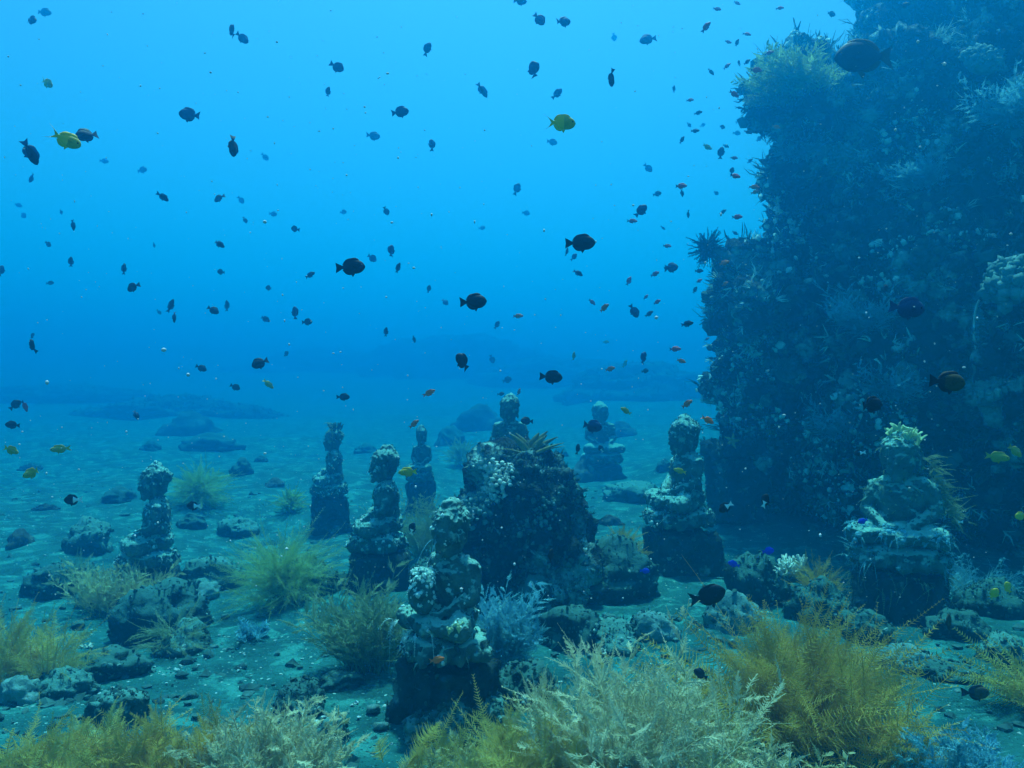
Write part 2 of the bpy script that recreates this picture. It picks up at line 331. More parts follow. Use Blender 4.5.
def dirs(rng, n, spread, lean=(0, 0)):
    th = rng.random(n) * 6.283; s_ = spread * np.sqrt(rng.random(n))
    return nrm(np.stack([np.cos(th) * s_ + lean[0], np.sin(th) * s_ + lean[1], np.ones(n) * .9], -1))
def bush(name, label, cat, pos, kind, h, rad, mat, seed, n=60, lean=(0, 0), group=None, stemmat=None, spread=1.0, wd=1.0, droop=.35):
    """a feathery colony: branches + fronds, two parts under one thing"""
    rng = np.random.default_rng(seed); t = thing(name, label, cat, pos, 0, group)
    fm, sm = MB(), MB()
    d = dirs(rng, n, spread, lean)
    base = np.stack([rng.standard_normal(n) * rad * .28, rng.standard_normal(n) * rad * .28, -.03 * np.ones(n)], -1)
    hh = h * (.55 + .5 * rng.random(n)); out = d * np.array([1, 1, 0])
    bend = out * droop * (.4 + .6 * rng.random(n))[:, None] + np.stack([lean[0] * .3 + .12 * rng.standard_normal(n), lean[1] * .3 + .12 * rng.standard_normal(n), -droop * .8 * rng.random(n)], -1)
    if kind == 'feather':                    # many curved plumes in clusters
        N = int(n * 2.6); nc = max(7, n // 7)
        cd = dirs(rng, nc, spread * .85, lean); cb = rng.standard_normal((nc, 3)) * np.array([rad * .42, rad * .36, 0]); ch = 1 - .4 * np.clip(np.hypot(cb[:, 0], cb[:, 1]) / rad, 0, 1) + .12 * rng.standard_normal(nc)
        cl = rng.integers(0, nc, N); d = nrm(cd[cl] + .42 * rng.standard_normal((N, 3))); d[:, 2] = np.abs(d[:, 2]) + .1; d = nrm(d)
        base = cb[cl] + .06 * rng.standard_normal((N, 3)) * np.array([1, 1, 0]) + np.array([0, 0, 1]) * (h * .45 * rng.random(N) ** 1.5 * ch[cl])[:, None]
        hh = (h * ch[cl] * (1.02 - .0 * rng.random(N)) - base[:, 2]) * (.6 + .55 * rng.random(N)); out = d * np.array([1, 1, 0])
        bend = out * droop * 1.1 * rng.random(N)[:, None] + .17 * rng.standard_normal((N, 3)) - np.array([0, 0, 1]) * (droop * 1.1 * rng.random(N) ** 1.5)[:, None]
        plumes(fm, base, d, hh, bend, .060 * (h / .5) ** .6 * (.5 + .7 * rng.random(N)), K=38, wd=.0019 * wd, ang=54, stem=.0022 * wd, rng=rng, fl=.9, t0=.12)
        plumes(sm, cb, cd, h * ch * .7, .1 * rng.standard_normal((nc, 3)), .01, K=3, rng=rng, stem=.005)
    elif kind == 'bipin':                    # branches carrying rows of small feathers
        nb = int(n * .8); K2 = 17; d = dirs(rng, nb, spread, lean); base = np.stack([rng.standard_normal(nb) * rad * .40, rng.standard_normal(nb) * rad * .32, 0 * d[:, 0]], -1)
        hh = h * (.6 + .45 * rng.random(nb)) * (1 - .35 * np.clip(np.hypot(base[:, 0], base[:, 1]) / rad, 0, 1)); bend = d * np.array([1, 1, 0]) * droop * .7 * rng.random(nb)[:, None] + .12 * rng.standard_normal((nb, 3))
        tk = np.linspace(.15, .97, K2); p = base[:, None] + hh[:, None, None] * (d[:, None] * tk[None, :, None] + bend[:, None] * (tk ** 2)[None, :, None])
        tg = nrm(d[:, None] + 2 * bend[:, None] * tk[None, :, None]); side = nrm(np.cross(tg, rng.standard_normal((nb, 1, 3)) + np.zeros_like(tg))); nn = np.cross(side, tg)
        sg = np.where(np.arange(K2) % 2, 1, -1)[None, :, None]; dd = nrm(tg * .8 + side * sg * .75 + nn * .55 * rng.standard_normal((nb, K2, 1)))
        ll = (h * .36 * (1.1 - .75 * tk[None]) * (.7 + .6 * rng.random((nb, K2)))).ravel(); N = nb * K2
        plumes(fm, p.reshape(-1, 3), dd.reshape(-1, 3), ll, np.array([0, 0, .12]) + .22 * rng.standard_normal((N, 3)), .019 * (h / .45) ** .5 * (.6 + .7 * rng.random(N)), K=20, wd=.0026 * wd, ang=50, stem=.0022 * wd, rng=rng, fl=.8)
        plumes(fm, base, d, hh, bend, .02, K=24, wd=.0017 * wd, rng=rng, stem=.0045, stemmb=sm, t0=.5)
    elif kind == 'ball':                     # soft round bush
        N = n * 2; d = nrm(rng.standard_normal((N, 3)) * np.array([1, 1, .8]) + np.array([0, 0, .35])); base = np.array([0, 0, h * .30]) + rng.standard_normal((N, 3)) * np.array([rad, rad, h]) * .13
        lump = 1 + .30 * fbm(d * 1.7 + seed, 2, seed); hh = (.62 + .38 * rng.random(N)) * lump; d = d * np.array([rad, rad, h * .68]); 
        L_ = np.linalg.norm(d, axis=1) * hh * .85; d = nrm(d); bend = .16 * rng.standard_normal((N, 3))
        plumes(fm, base, d, L_, bend, .055 * (h / .6) * (.6 + .7 * rng.random(N)), K=26, wd=.0020 * wd, ang=42, stem=.0016 * wd, rng=rng, fl=1.0, t0=.2, tip=.3)
        plumes(sm, np.zeros((8, 3)), dirs(rng, 8, .7), h * .5, .1 * rng.standard_normal((8, 3)), .01, K=3, rng=rng, stem=.006)
    elif kind == 'fern':                       # single long feathers, pinnae clearly apart
        plumes(fm, base, d, hh, bend, .075 * h / .5 * (.7 + .5 * rng.random(n)), K=30, wd=.0032 * wd, ang=60, stem=.0035, rng=rng, stemmb=sm, fl=.75)
    else:
        K2 = dict(fine=14, bottle=10)[kind]
        tk = np.linspace(.22, .98, K2)
        p = base[:, None] + hh[:, None, None] * (d[:, None] * tk[None, :, None] + bend[:, None] * (tk ** 2)[None, :, None])
        tg = nrm(d[:, None] + 2 * bend[:, None] * tk[None, :, None]); rf = rng.standard_normal((n, 1, 3))
        side = nrm(np.cross(tg, rf + np.zeros_like(tg))); sg = np.where(np.arange(K2) % 2, 1, -1)[None, :, None]
        nn = np.cross(side, tg)
        dd = nrm(tg * (.75 if kind != 'bottle' else .9) + side * sg * .8 + nn * .35 * rng.standard_normal((n, K2, 1)))
        ll = (hh[:, None] * .42 * (1.08 - tk[None]) ** .7 * (.7 + .6 * rng.random((n, K2)))).ravel()
        bb = (np.array([0, 0, -.15]) + .15 * rng.standard_normal((n * K2, 3)))
        pin = dict(fine=.016, bottle=.014)[kind] * (h / .45) ** .5
        plumes(fm, p.reshape(-1, 3), dd.reshape(-1, 3), ll, bb, pin * (.7 + .6 * rng.random(n * K2)), K=13 if kind != 'fine' else 10, wd=dict(fine=.0016, bottle=.003)[kind] * wd, ang=48, stem=.0016 * wd, rng=rng, fl=.6)
        plumes(fm, base, d, hh, bend, pin * .8, K=16, wd=.002 * wd, rng=rng, stem=.004, stemmb=sm, t0=.45)
    sm.build('branches', stemmat or mat, t); fm.build('fronds', mat, t)
    return t

# ---------------------------------------------------------------- reef wall
rng = np.random.default_rng(11); mb = MB()
prof = [(7.9, 5.3), (7.2, 4.95), (6.6, 4.75), (6.1, 4.5), (5.7, 4.25), (5.35, 3.85), (4.9, 3.82), (4.4, 3.86), (3.9, 3.70), (3.4, 3.50), (3.05, 3.28), (2.6, 2.98), (2.1, 2.90), (1.6, 3.02), (1.15, 3.15), (.85, 3.5), (.3, 4.3)]
for (z, l) in prof:
    ell(mb, (l + 2.5, 10.2, z), (2.5, 2.1, .62), 3)
    yy = 8.9 if z > 1.5 else 10.6
    ell(mb, (l + 4.6, yy, z), (3.3, 2.5, .65), 3)
    ell(mb, (l + 7.5, yy - (.6 if z > 1.5 else -.3) + .25 * math.sin(z * 2), z), (3.6, 2.9, .65), 3)
    ell(mb, (l + 5, 13, z), (3.5, 3, .65), 3)
for kx in range(64):
    z = 1.5 + 6.2 * rng.random(); l = np.interp(z, [p[0] for p in prof][::-1], [p[1] for p in prof][::-1])
    u = rng.random() ** 1.3; x = l + .35 + u * 5.5; y = 10.0 - 2.9 * min(1, u * 1.5) + .35 * rng.standard_normal()
    ell(mb, (x, y, z), (.25 + .55 * rng.random(), .3 + .5 * rng.random(), .16 + .34 * rng.random()), 2, (rng.random() - .5, rng.random() - .5, rng.random() * 3))
ell(mb, (4.62, 9.5, 6.22), (.50, .36, .16), 2); ell(mb, (4.1, 9.6, 4.15), (.9, .5, .2), 2, (0, .35, 0)); ell(mb, (3.35, 9.5, 1.9), (.7, .5, .25), 2, (0, -.3, 0)); ell(mb, (3.55, 9.3, 5.2), (.5, .5, .22), 2); ell(mb, (3.2, 9.5, 2.9), (.34, .4, .2), 2)
wm = remesh(mb, .05, 6)
rough(wm, [(.6, .26, 0), (1.2, .55, 1)], 3, (1, 1, 1.5))
mb = MB(); _v = mesh_np(wm)[0]; _q = np.empty(len(wm.loops), np.int32); wm.loops.foreach_get('vertex_index', _q); mb.add(_v, q=_q.reshape(-1, 4)); wm = remesh(mb, .045, 2)
rough(wm, [(3.0, .20, 1), (8, .06, 0), (16, .02, 0)], 5, (1, 1, 1.5))
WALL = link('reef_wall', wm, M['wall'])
tag(WALL, 'towering dark reef wall crusted with coral, overhanging the sand beside the statues', 'rock')
wv, wn = mesh_np(wm)
vis = np.where((wv[:, 1] < 11.2) & (wn[:, 1] < .45) & (wv[:, 0] < 9) & (wv[:, 2] < 8))[0]
clus = fbm(wv[vis] * 1.6, 3, 31); vis2 = vis[clus > -.25]
mb = MB(); pick = lambda src, k: rng.choice(src, k)
a = pick(vis2, 5200); lumps(mb, wv[a] + wn[a] * .005, wn[a], rng, .018, .085, 1)
a = pick(vis, 2600); lumps(mb, wv[a], wn[a], rng, .015, .05, 1)
cr = mb.build('encrusting_coral', M['wallgrow'], WALL, smooth=False); cr['kind'] = 'stuff'
mb = MB(); a = pick(vis2, 5200); tufts(mb, wv[a], wn[a], rng, .09, .010, 5, .9)
a = pick(vis, 2600); tufts(mb, wv[a], wn[a], rng, .16, .006, 4, .6, up=.2)
tf = mb.build('turf_growth', M['wallgrow'], WALL, smooth=False); tf['kind'] = 'stuff'

cl2 = fbm(wv[vis] * np.array([1.1, 1.1, 2.2]) + 50, 3, 61); vis3 = vis[cl2 > .42]; vis4 = vis[fbm(wv[vis] * 2.2 + 90, 3, 71) > .5]
mb = MB(); a = pick(vis3, 7000); lumps(mb, wv[a] + wn[a] * .01, wn[a], rng, .008, .05, 1); a = pick(vis4, 1800); tufts(mb, wv[a], wn[a], rng, .11, .007, 5, .9)
a = pick(vis, 700); lumps(mb, wv[a] + wn[a] * .01, wn[a], rng, .008, .03, 1)
pc = mb.build('pale_crust', M['palecrust'], WALL, smooth=False); pc['kind'] = 'stuff'

def wall_hit(px, py):
    """nearest wall point along a pixel's ray"""
    o = Vector((0, 0, CZ)); q = at(px, py, 10); d = (q - o).normalized()
    hit, loc, nr, _ = WALL.ray_cast(o, d)
    if hit: return loc, nr
    q = np.array(at(px, py, 9.6)); i = np.argmin(((wv - q) ** 2).sum(1)); return Vector(wv[i]), Vector(wn[i])

# ---------------------------------------------------------------- far reef mounds
def boulder(name, pos, size, mat, seed, sub=5, amps=None, flat=.35, parent=None, rz=0, tilt=(0, 0)):
    v, t = ico(sub); v = v.copy()
    rr = np.random.default_rng(seed)
    f = 1 + .32 * fbm(v * 1.1 + seed, 3, seed) + .16 * (1 - 2 * np.abs(fbm(v * 2.6 + seed, 3, seed + 3))) + .05 * fbm(v * 8 + seed, 2, seed + 9)
    v = v * f[:, None]; v[:, 2] = np.where(v[:, 2] < -flat, -flat + (v[:, 2] + flat) * .25, v[:, 2])
    v = v * np.asarray(size) ; v = v @ np.array(Euler((tilt[0], tilt[1], rz)).to_matrix()).T
    mb = MB(); mb.add(v, t=t); return mb.build(name, mat, parent, pos)
def seed_growth(o, n, mat, seed, lr=(.01, .035), tl=.04, parent=None, name='crust', tn=1.):
    v, nn = mesh_np(o.data); rg = np.random.default_rng(seed); up = np.where(nn[:, 2] > -.2)[0]
    mb = MB(); a = rg.choice(up, n); lumps(mb, v[a], nn[a], rg, lr[0], lr[1], 1)
    a = rg.choice(up, max(1, int(n * tn))); tufts(mb, v[a], nn[a], rg, tl, tl * .14, 4, .9, up=.1)
    c = mb.build(name, mat, parent or o, smooth=False); c['kind'] = 'stuff'; return c
for (px, py, d, sx, sy, sz, sd_, lab) in [
        (470, 372, 62, 8.2, 4, 3.0, 1, 'broad hazy reef mound far behind the statue on the coral block'),
        (565, 385, 54, 6.0, 3, 1.5, 2, 'low hazy reef mound behind the faintest distant statue'),
        (650, 392, 40, 4.2, 2.4, 1.7, 3, 'lumpy hazy reef mound beside the overhanging wall'),
        (180, 425, 34, 3.2, 1.8, .8, 4, 'dark hazy mound beyond the left seated statue'),
        (60, 440, 44, 5, 2, .6, 5, 'long low hazy ridge at the far left of the sand'),
        (330, 395, 66, 7, 3, 1.6, 6, 'faint far mound above the statue with growth on its head')]:
    p = at(px, py, d); p.z = GZ(p.x, p.y) - .05
    o = boulder('reef_mound', p, (sx, sy, sz), M['far'], sd_ + 40, 5, flat=.2); tag(o, lab, 'reef mound', 'reef mounds fading into the blue')
    seed_growth(o, 700, M['far'], sd_, (.03, .16), .10)

# ---------------------------------------------------------------- seated statues
def figure_mesh(seed, vox=.013, turn=0., bow=0., slim=1.):
    """a cross-legged seated figure, front towards -Y, seat plane at z = 0, 0.86 tall"""
    mb = MB(); rs = np.random.default_rng(seed)
    ell(mb, (0, .03, .10), (.20, .165, .12), 3); ell(mb, (0, .035, .22), (.16 * slim, .130, .15), 3)
    ell(mb, (0, .03, .355), (.19 * slim, .138, .14), 3); ell(mb, (0, .035, .440), (.205 * slim, .100, .075), 3)
    for sx in (-1, 1):
        capsule(mb, (sx * .10, .0, .085), (sx * .285, -.17, .075), .110, .078)             # thigh
        capsule(mb, (sx * .285, -.17, .07), (-sx * .04, -.265, .058 + .02 * (sx > 0)), .068, .046)   # shin
        ell(mb, (-sx * .10, -.25, .085 + .02 * (sx > 0)), (.075, .040, .030), 2, (0, 0, sx * .3))    # foot
        capsule(mb, (sx * .185 * slim, .04, .425), (sx * .235, .0, .255), .062, .050)                # upper arm
        capsule(mb, (sx * .235, .0, .255), (sx * .085, -.165, .150), .048, .036)                     # forearm
        ell(mb, (sx * .045, -.195, .137 + .012 * sx), (.055, .036, .024), 2, (0, 0, -sx * .5))       # palm
        for f in range(4):
            y0 = -.172 - .017 * f
            capsule(mb, (sx * .02, y0, .145 + .012 * sx), (-sx * (.045 - .006 * abs(f - 1.5)), y0 - .012, .148 + .012 * sx), .0095, .008, 6)
        capsule(mb, (sx * .045, -.185, .155 + .012 * sx), (sx * .008, -.20, .180), .011, .009, 6)    # thumb
    tube(mb, [(-.165, .06, .46), (-.10, -.055, .42), (.0, -.085, .33), (.10, -.075, .24), (.15, -.02, .17)], .020, 6)   # robe hem
    capsule(mb, (0, .03, .47), (0, .018, .56), .080, .072)
    hd = MB()
    ell(hd, (0, 0, .0), (.090, .105, .118), 3); ell(hd, (0, -.035, -.055), (.066, .072, .062), 3)
    ell(hd, (0, .02, .045), (.100, .112, .090), 3); ell(hd, (0, .025, .128), (.058, .060, .046), 2)
    capsule(hd, (0, -.095, .018), (0, -.106, -.028), .013, .020, 8)
    for sx in (-1, 1):
        capsule(hd, (sx * .015, -.098, .026), (sx * .062, -.080, .024), .012, .008, 6)
        ell(hd, (sx * .036, -.093, .004), (.020, .010, .010), 2)
        ell(hd, (sx * .098, .0, -.01), (.014, .028, .045), 2); ell(hd, (sx * .098, .004, -.06), (.012, .016, .026), 2)
    ell(hd, (0, -.100, -.056), (.028, .012, .007), 2); ell(hd, (0, -.098, -.070), (.022, .012, .007), 2); ell(hd, (0, -.092, -.105), (.026, .02, .018), 2)
    for iu in range(15):
        for iv in range(5):
            a = iu / 15 * 6.283 + .2 * iv; e = .12 + iv * .27
            c = np.array([.100 * math.cos(a) * math.cos(e), .02 + .112 * math.sin(a) * math.cos(e), .045 + .09 * math.sin(e)])
            if c[1] > -.085 or c[2] > .06: ell(hd, c, (.015,) * 3, 1)
    hv = np.concatenate(hd.v); mt = np.array(Euler((bow, 0, turn)).to_matrix())
    hv = (hv * 1.27) @ mt.T + np.array([0, .008 - bow * .06, .645])
    mb.add(hv, t=np.concatenate(hd.t)) if not hd.q else mb.add(hv, q=np.concatenate(hd.q), t=np.concatenate(hd.t))
    me = remesh(mb, vox, 2)
    return rough(me, [(8, .012, 0), (26, .009, 0), (60, .004, 0)], seed)
def pedestal_parts(t, hp, seed, wx=.29, wy=.27, mat='plinth', round_=False):
    mb = MB()                                                   # rounded seat with a ring of petals
    for zz, r, h in ((hp - .03, .335, .04), (hp - .10, .30, .08)):
        th = np.linspace(0, 6.283, 25)[:-1]
        ell(mb, (0, -.05, zz), (r, r * .86, h), 3)
    for a in np.arange(14) / 14 * 6.283:
        ell(mb, (.30 * math.cos(a), -.05 + .26 * math.sin(a), hp - .10), (.055, .055, .06), 2, (0, 0, a))
    me = remesh(mb, .02, 2); rough(me, [(7, .03, 0), (22, .014, 0)], seed + 5)
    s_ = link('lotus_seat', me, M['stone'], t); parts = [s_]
    if hp > .28:
        mb = MB(); hb_ = hp - .19
        boxm(mb, (0, -.03, hb_ / 2 - .04), (wx * 2, wy * 2, hb_ + .08)); boxm(mb, (0, -.03, .03), (wx * 2 + .07, wy * 2 + .07, .16))
        me = remesh(mb, .025, 5); rough(me, [(4, .035, 0), (14, .022, 0), (40, .008, 0)], seed + 6)
        parts.append(link('plinth', me, M[mat], t))
    return parts
def statue(label, bx, by, top, rz, seed, hp=.42, width=1., turn=0., bow=0., grow=260, d=None, vox=.013, extra=.0):
    p = on_ground(bx, by) if d is None else at(bx, by, d)
    if d is not None: p.z = GZ(p.x, p.y)
    H = at(bx, top, p.y).z - p.z; sc_ = H / (hp + .87 + extra)
    t = thing('buddha_statue', label, 'statue', (p.x, p.y, p.z - .02), R(rz), 'seated stone statues on the sand', sc_)
    t.scale = (sc_ * width, sc_ * width, sc_)
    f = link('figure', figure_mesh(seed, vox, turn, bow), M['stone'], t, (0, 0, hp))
    ps = pedestal_parts(t, hp, seed)
    if grow:
        seed_growth(f, grow, M['wallgrow'], seed, (.004, .014), .018)
        for q in ps: seed_growth(q, grow // 2, M['wallgrow'], seed + 1, (.006, .022), .03)
    return t
STm = statue('main weathered seated statue on a dark square plinth, nearest of all, feathery growth beside it', 450, 716, 494, -42, 1, hp=.58, turn=-.1, bow=.12, grow=160, vox=.010, width=.90)
STc = statue('seated statue facing left with legs folded, beside the coral block', 383, 583, 441, -78, 2, hp=.50, width=.95, turn=.1, bow=.05)
STa = statue('lone seated statue at the left edge, smooth bald head, facing left', 153, 592, 459, -70, 3, hp=.42, width=.95, turn=0, bow=.1)
STb = statue('slim distant statue with tufted growth on its head, left of the coral block', 332, 530, 424, -72, 4, hp=.70, width=.9, turn=.2, vox=.016)
STd = statue('hooded distant statue with a blunt head, just behind the left facing folded statue', 421, 512, 424, -15, 5, hp=.75, width=.72, vox=.018, extra=-.02)
STe = statue('statue rising behind the coral block, only its head and shoulders showing', 509, 540, 391, -20, 6, hp=1.15, width=.95, d=8.4, vox=.016)
STf = statue('faintest distant statue, a blue silhouette right of the coral block', 601, 470, 399, 10, 7, hp=.45, d=15, grow=0, vox=.02)
STh = statue('seated statue facing left by the foot of the reef wall, rimmed with pale crust', 684, 572, 411, -75, 8, hp=.60, width=1.0, turn=0, bow=.12, grow=300)
STi = statue('large shaggy statue under the overhang, draped with pale growth, bright curly crest', 902, 614, 426, -36, 9, hp=.55, width=1.04, turn=-.1, bow=.1, grow=160, vox=.011)

def local(t, v): return t.matrix_basis @ Vector(v)
def strands(name, parent, pts, n, L, seed, mat='white', down=1., pin=.018, lean=(0, 0, 0)):
    """thin feathery strands hanging from a chain of points (parent's space)"""
    rg = np.random.default_rng(seed); pts = np.asarray(pts, float); u = rg.random(n) * (len(pts) - 1); i = u.astype(int); f = (u - i)[:, None]
    b = pts[i] * (1 - f) + pts[i + 1] * f + .012 * rg.standard_normal((n, 3))
    d = nrm(np.array([0, -.5, .1]) + np.asarray(lean) + .55 * rg.standard_normal((n, 3)))
    mb = MB(); plumes(mb, b, d, L * (.6 + .7 * rg.random(n)), np.array([0, 0, -1.0 * down]) + .2 * rg.standard_normal((n, 3)), pin, K=14, wd=.002, rng=rg, stem=.003)
    o = mb.build(name, M[mat], parent); o['kind'] = 'stuff'; return o
def crest(name, parent, c, r, seed, mat='crest', n=9, hgt=.09):
    """ruffled leafy cups of unequal size"""
    rg = np.random.default_rng(seed); mb = MB()
    for k in range(n * 2):
        a = rg.random() * 6.283; q = r * rg.random() ** .6; rad = r * (.22 + .34 * rg.random()); th = np.linspace(0, 3.4 + 2.4 * rg.random(), 16) + rg.random() * 6; v_ = np.linspace(0, 1, 5)
        cc = np.array([q * math.cos(a), q * math.sin(a), -.25 * hgt - .5 * q]); T, V = np.meshgrid(th, v_, indexing='ij')
        ro = rad * (.30 + .7 * V ** 1.4) * (1 + .22 * np.sin(T * 4 + k) * V); z = hgt * V * (.4 + .6 * rg.random()) + .18 * hgt * np.sin(T * 3 + k * 2) * V
        rot = np.array(Euler((rg.normal() * .35, rg.normal() * .35, 0)).to_matrix())
        g = np.stack([ro * np.cos(T), ro * np.sin(T), z], -1) @ rot.T + cc + np.asarray(c); gi = np.stack([(ro - .01) * np.cos(T), (ro - .01) * np.sin(T), z], -1) @ rot.T + cc + np.asarray(c)
        i = np.arange(15)[:, None] * 5 + np.arange(4)[None]; q_ = np.stack([i, i + 5, i + 6, i + 1], -1).reshape(-1, 4); e = np.arange(15) * 5 + 4
        mb.add(np.concatenate([g.reshape(-1, 3), gi.reshape(-1, 3)]), q=np.concatenate([q_, q_[:, ::-1] + 80, np.stack([e, e + 5, e + 85, e + 80], -1)]))
    return mb.build(name, M[mat], parent)
def shroud(name, parent, fig, n, L, seed, mat='white', zmin=-1, zmax=9, pin=.012, ymax=9, lumpn=0):
    """short limp feathers lying over a surface, with pale crust between"""
    v, nn = mesh_np(fig.data); v = v + np.array(fig.location); ok = np.where((v[:, 2] > zmin) & (v[:, 2] < zmax) & (v[:, 1] < ymax) & (nn[:, 2] > -.3) & (fbm(v * 6 + seed, 2, seed) > -.15))[0]
    rg = np.random.default_rng(seed); a = rg.choice(ok, n); N_ = nn[a]
    dn = np.array([0, 0, -1.]) - N_ * (-N_[:, 2:]); d = nrm(.35 * N_ + nrm(dn) * .5 + .6 * rg.standard_normal((n, 3)))
    mb = MB(); plumes(mb, v[a], d, L * (.4 + .8 * rg.random(n)), np.array([0, 0, -.55]) + .25 * rg.standard_normal((n, 3)), pin * (.6 + .8 * rg.random(n)), K=12, wd=.002, rng=rg, stem=.002)
    if lumpn: a = rg.choice(ok, lumpn); lumps(mb, v[a], nn[a], rg, .006, .022, 1)
    o = mb.build(name, M[mat], parent); o['kind'] = 'stuff'; return o
def part(t, nm): return [c for c in t.children if c.name.split('.')[0] == nm][0]
# dressings that grew on single statues
strands('hanging_growth', STm, [(-.32, -.26, .66), (-.1, -.36, .64), (.2, -.33, .66)], 7, .10, 31, 'palecrust', down=1.6, pin=.03)
strands('face_growth', STm, [(-.03, -.12, 1.22), (.02, -.14, 1.18)], 5, .10, 32)
mb = MB(); ell(mb, (-.03, -.25, .86), (.085, .08, .13), 3); ell(mb, (-.02, -.24, .95), (.095, .085, .07), 3); me = remesh(mb, .012, 2); rough(me, [(10, .03, 0), (30, .014, 0)], 71)
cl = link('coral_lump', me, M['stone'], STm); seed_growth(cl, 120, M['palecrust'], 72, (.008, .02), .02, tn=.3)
crest('lap_sponge', STm, (.30, -.22, .70), .07, 33, 'crest', 3, .05)
crest('crown_growth', STb, (0, .03, 1.53), .09, 34, 'wallgrow', 6, .16); strands('hanging_growth', STb, [(-.1, 0, 1.6), (.12, 0, 1.5)], 14, .2, 35, 'sage', .6)
crest('crown_growth', STd, (0, .03, 1.54), .10, 36, 'wallgrow', 5, .06); crest('crown_growth', STe, (0, .03, 1.93), .09, 37, 'leather', 6, .09)
crest('crown_growth', STi, (0, .02, 1.385), .13, 38, 'crest', 8, .11)
shroud('lap_growth', STi, part(STi, 'figure'), 230, .08, 39, 'white', .40, .72, .012, lumpn=160)
shroud('seat_growth', STi, part(STi, 'lotus_seat'), 200, .11, 40, 'white', .2, .9, .014, lumpn=160)
shroud('body_growth', STi, part(STi, 'figure'), 120, .06, 44, 'sage', .80, 1.4, .010, ymax=9, lumpn=30)
shroud('plinth_growth', STi, part(STi, 'plinth'), 160, .12, 45, 'sage', .15, .6, .014)
strands('fringe', STi, [(.16, .1, 1.2), (.24, .1, .95), (.32, .1, .72)], 110, .13, 41, 'sage', .25, .02, (.9, .5, .2))
for st_, sd_ in ((STm, 51), (STc, 52), (STh, 53), (STa, 54), (STb, 55)):
    shroud('pale_crust', st_, part(st_, 'figure'), 26, .04, sd_, 'palecrust', .3, 2, .007, lumpn=90)
    shroud('seat_crust', st_, part(st_, 'lotus_seat'), 40, .06, sd_ + 10, 'palecrust', .1, 2, .009, lumpn=110)
# old square plinth without its figure, behind the statue by the wall
p = on_ground(738, 520); t = thing('stone_plinth', 'dark square stone block with a ledge, under the overhanging wall beside a statue', 'plinth', p, R(12))
H = at(738, 437, p.y).z - p.z
for nm, c, s_ in (('block', (0, 0, H * .38), (.56, .5, H * .76)), ('ledge', (0, 0, H * .86), (.68, .60, H * .16))):
    mb = MB(); boxm(mb, c, s_); me = remesh(mb, .025, 4); rough(me, [(4, .05, 0), (14, .025, 0)], 50)
    o = link(nm, me, M['plinth'], t); seed_growth(o, 90, M['wallgrow'], 51, (.01, .03), .05)

# ---------------------------------------------------------------- coral block (bommie)
p = on_ground(525, 612); p.y += .35; p.z = GZ(p.x, p.y)
mb = MB(); rg = np.random.default_rng(77)
H = at(516, 458, p.y).z - p.z
ell(mb, (.04, 0, H * .40), (.31, .36, H * .48), 3); ell(mb, (.12, -.05, H * .62), (.27, .30, H * .26), 3); ell(mb, (-.22, .0, H * .55), (.20, .25, H * .20), 3); ell(mb, (.06, .0, H * .77), (.31, .28, H * .17), 3); ell(mb, (-.02, .05, H * .84), (.26, .24, H * .14), 3); ell(mb, (.08, -.05, .1), (.33, .36, .22), 3)
for k in range(26): 
    a = rg.random() * 6.28; z = H * (.1 + .8 * rg.random()); r = .33 * (1 - .3 * z / H)
    ell(mb, (.05 + r * math.cos(a), r * math.sin(a), z), (.08 + .10 * rg.random(),) * 3, 2)
bm_ = remesh(mb, .03, 4); rough(bm_, [(2.2, .12, 0), (4.5, .14, 1), (12, .04, 0)], 8)
BOM = link('coral_block', bm_, M['wall'], None, p); tag(BOM, 'tall dark coral block among the statues with pale knobbly coral on its shoulder', 'coral block')
seed_growth(BOM, 1400, M['wallgrow'], 9, (.008, .028), .03)
bv, bn = mesh_np(bm_)
def clump(name, parent, c, r, n, seed, mat, lr, nr=None):
    """many little knobs round a centre on the block"""
    rg = np.random.default_rng(seed); i = np.where(((bv - np.array(c)) ** 2).sum(1) < r * r)[0]
    if not len(i): return None
    a = rg.choice(i, n * 2); mb = MB(); lumps(mb, bv[a] + bn[a] * .012, bn[a], rg, lr[0], lr[1], 1, flat=1.3); o = mb.build(name, M[mat], parent); o['kind'] = 'stuff'; return o
lp = lambda px, py, dd: np.array(at(px, py, p.y + dd) - p)
clump('knobbly_coral', BOM, lp(486, 476, -.28), .22, 220, 1, 'bone', (.008, .022)); clump('knobbly_coral', BOM, lp(468, 505, -.3), .18, 80, 2, 'palerock', (.012, .03))
clump('knobbly_coral', BOM, lp(545, 515, -.42), .11, 26, 3, 'palerock', (.008, .018))
t = thing('leaf_coral', 'olive fan of upright leaf coral on top of the coral block', 'coral', at(530, 457, p.y))
rg = np.random.default_rng(3); mb = MB()
for k in range(13):
    a = (k - 6) * .2 + .1 * rg.standard_normal(); L = .22 + .08 * rg.random(); y0 = .1 * rg.standard_normal()
    u = np.linspace(0, 1, 7); wv_ = .035 * np.sin(math.pi * np.clip(u * .8 + .15, 0, 1)); bx_ = math.sin(a) * u * L + .05 * u ** 2 * np.sign(a); bz = math.cos(a) * u * L - .05 * u ** 2
    for e in (0, .010):
        g = np.stack([np.stack([bx_ - wv_, y0 + e + .03 * u, bz], -1), np.stack([bx_, y0 + e + .03 * u - .02, bz], -1), np.stack([bx_ + wv_, y0 + e + .03 * u, bz], -1)], 1)
        i = np.arange(6)[:, None] * 3 + np.arange(2)[None]; mb.add(g, q=np.stack([i, i + 1, i + 4, i + 3], -1).reshape(-1, 4))
mb.build('leaves', M['leather'], t); mb = MB(); ell(mb, (0, 0, -.02), (.13, .1, .06), 2); mb.build('base', M['rock'], t)

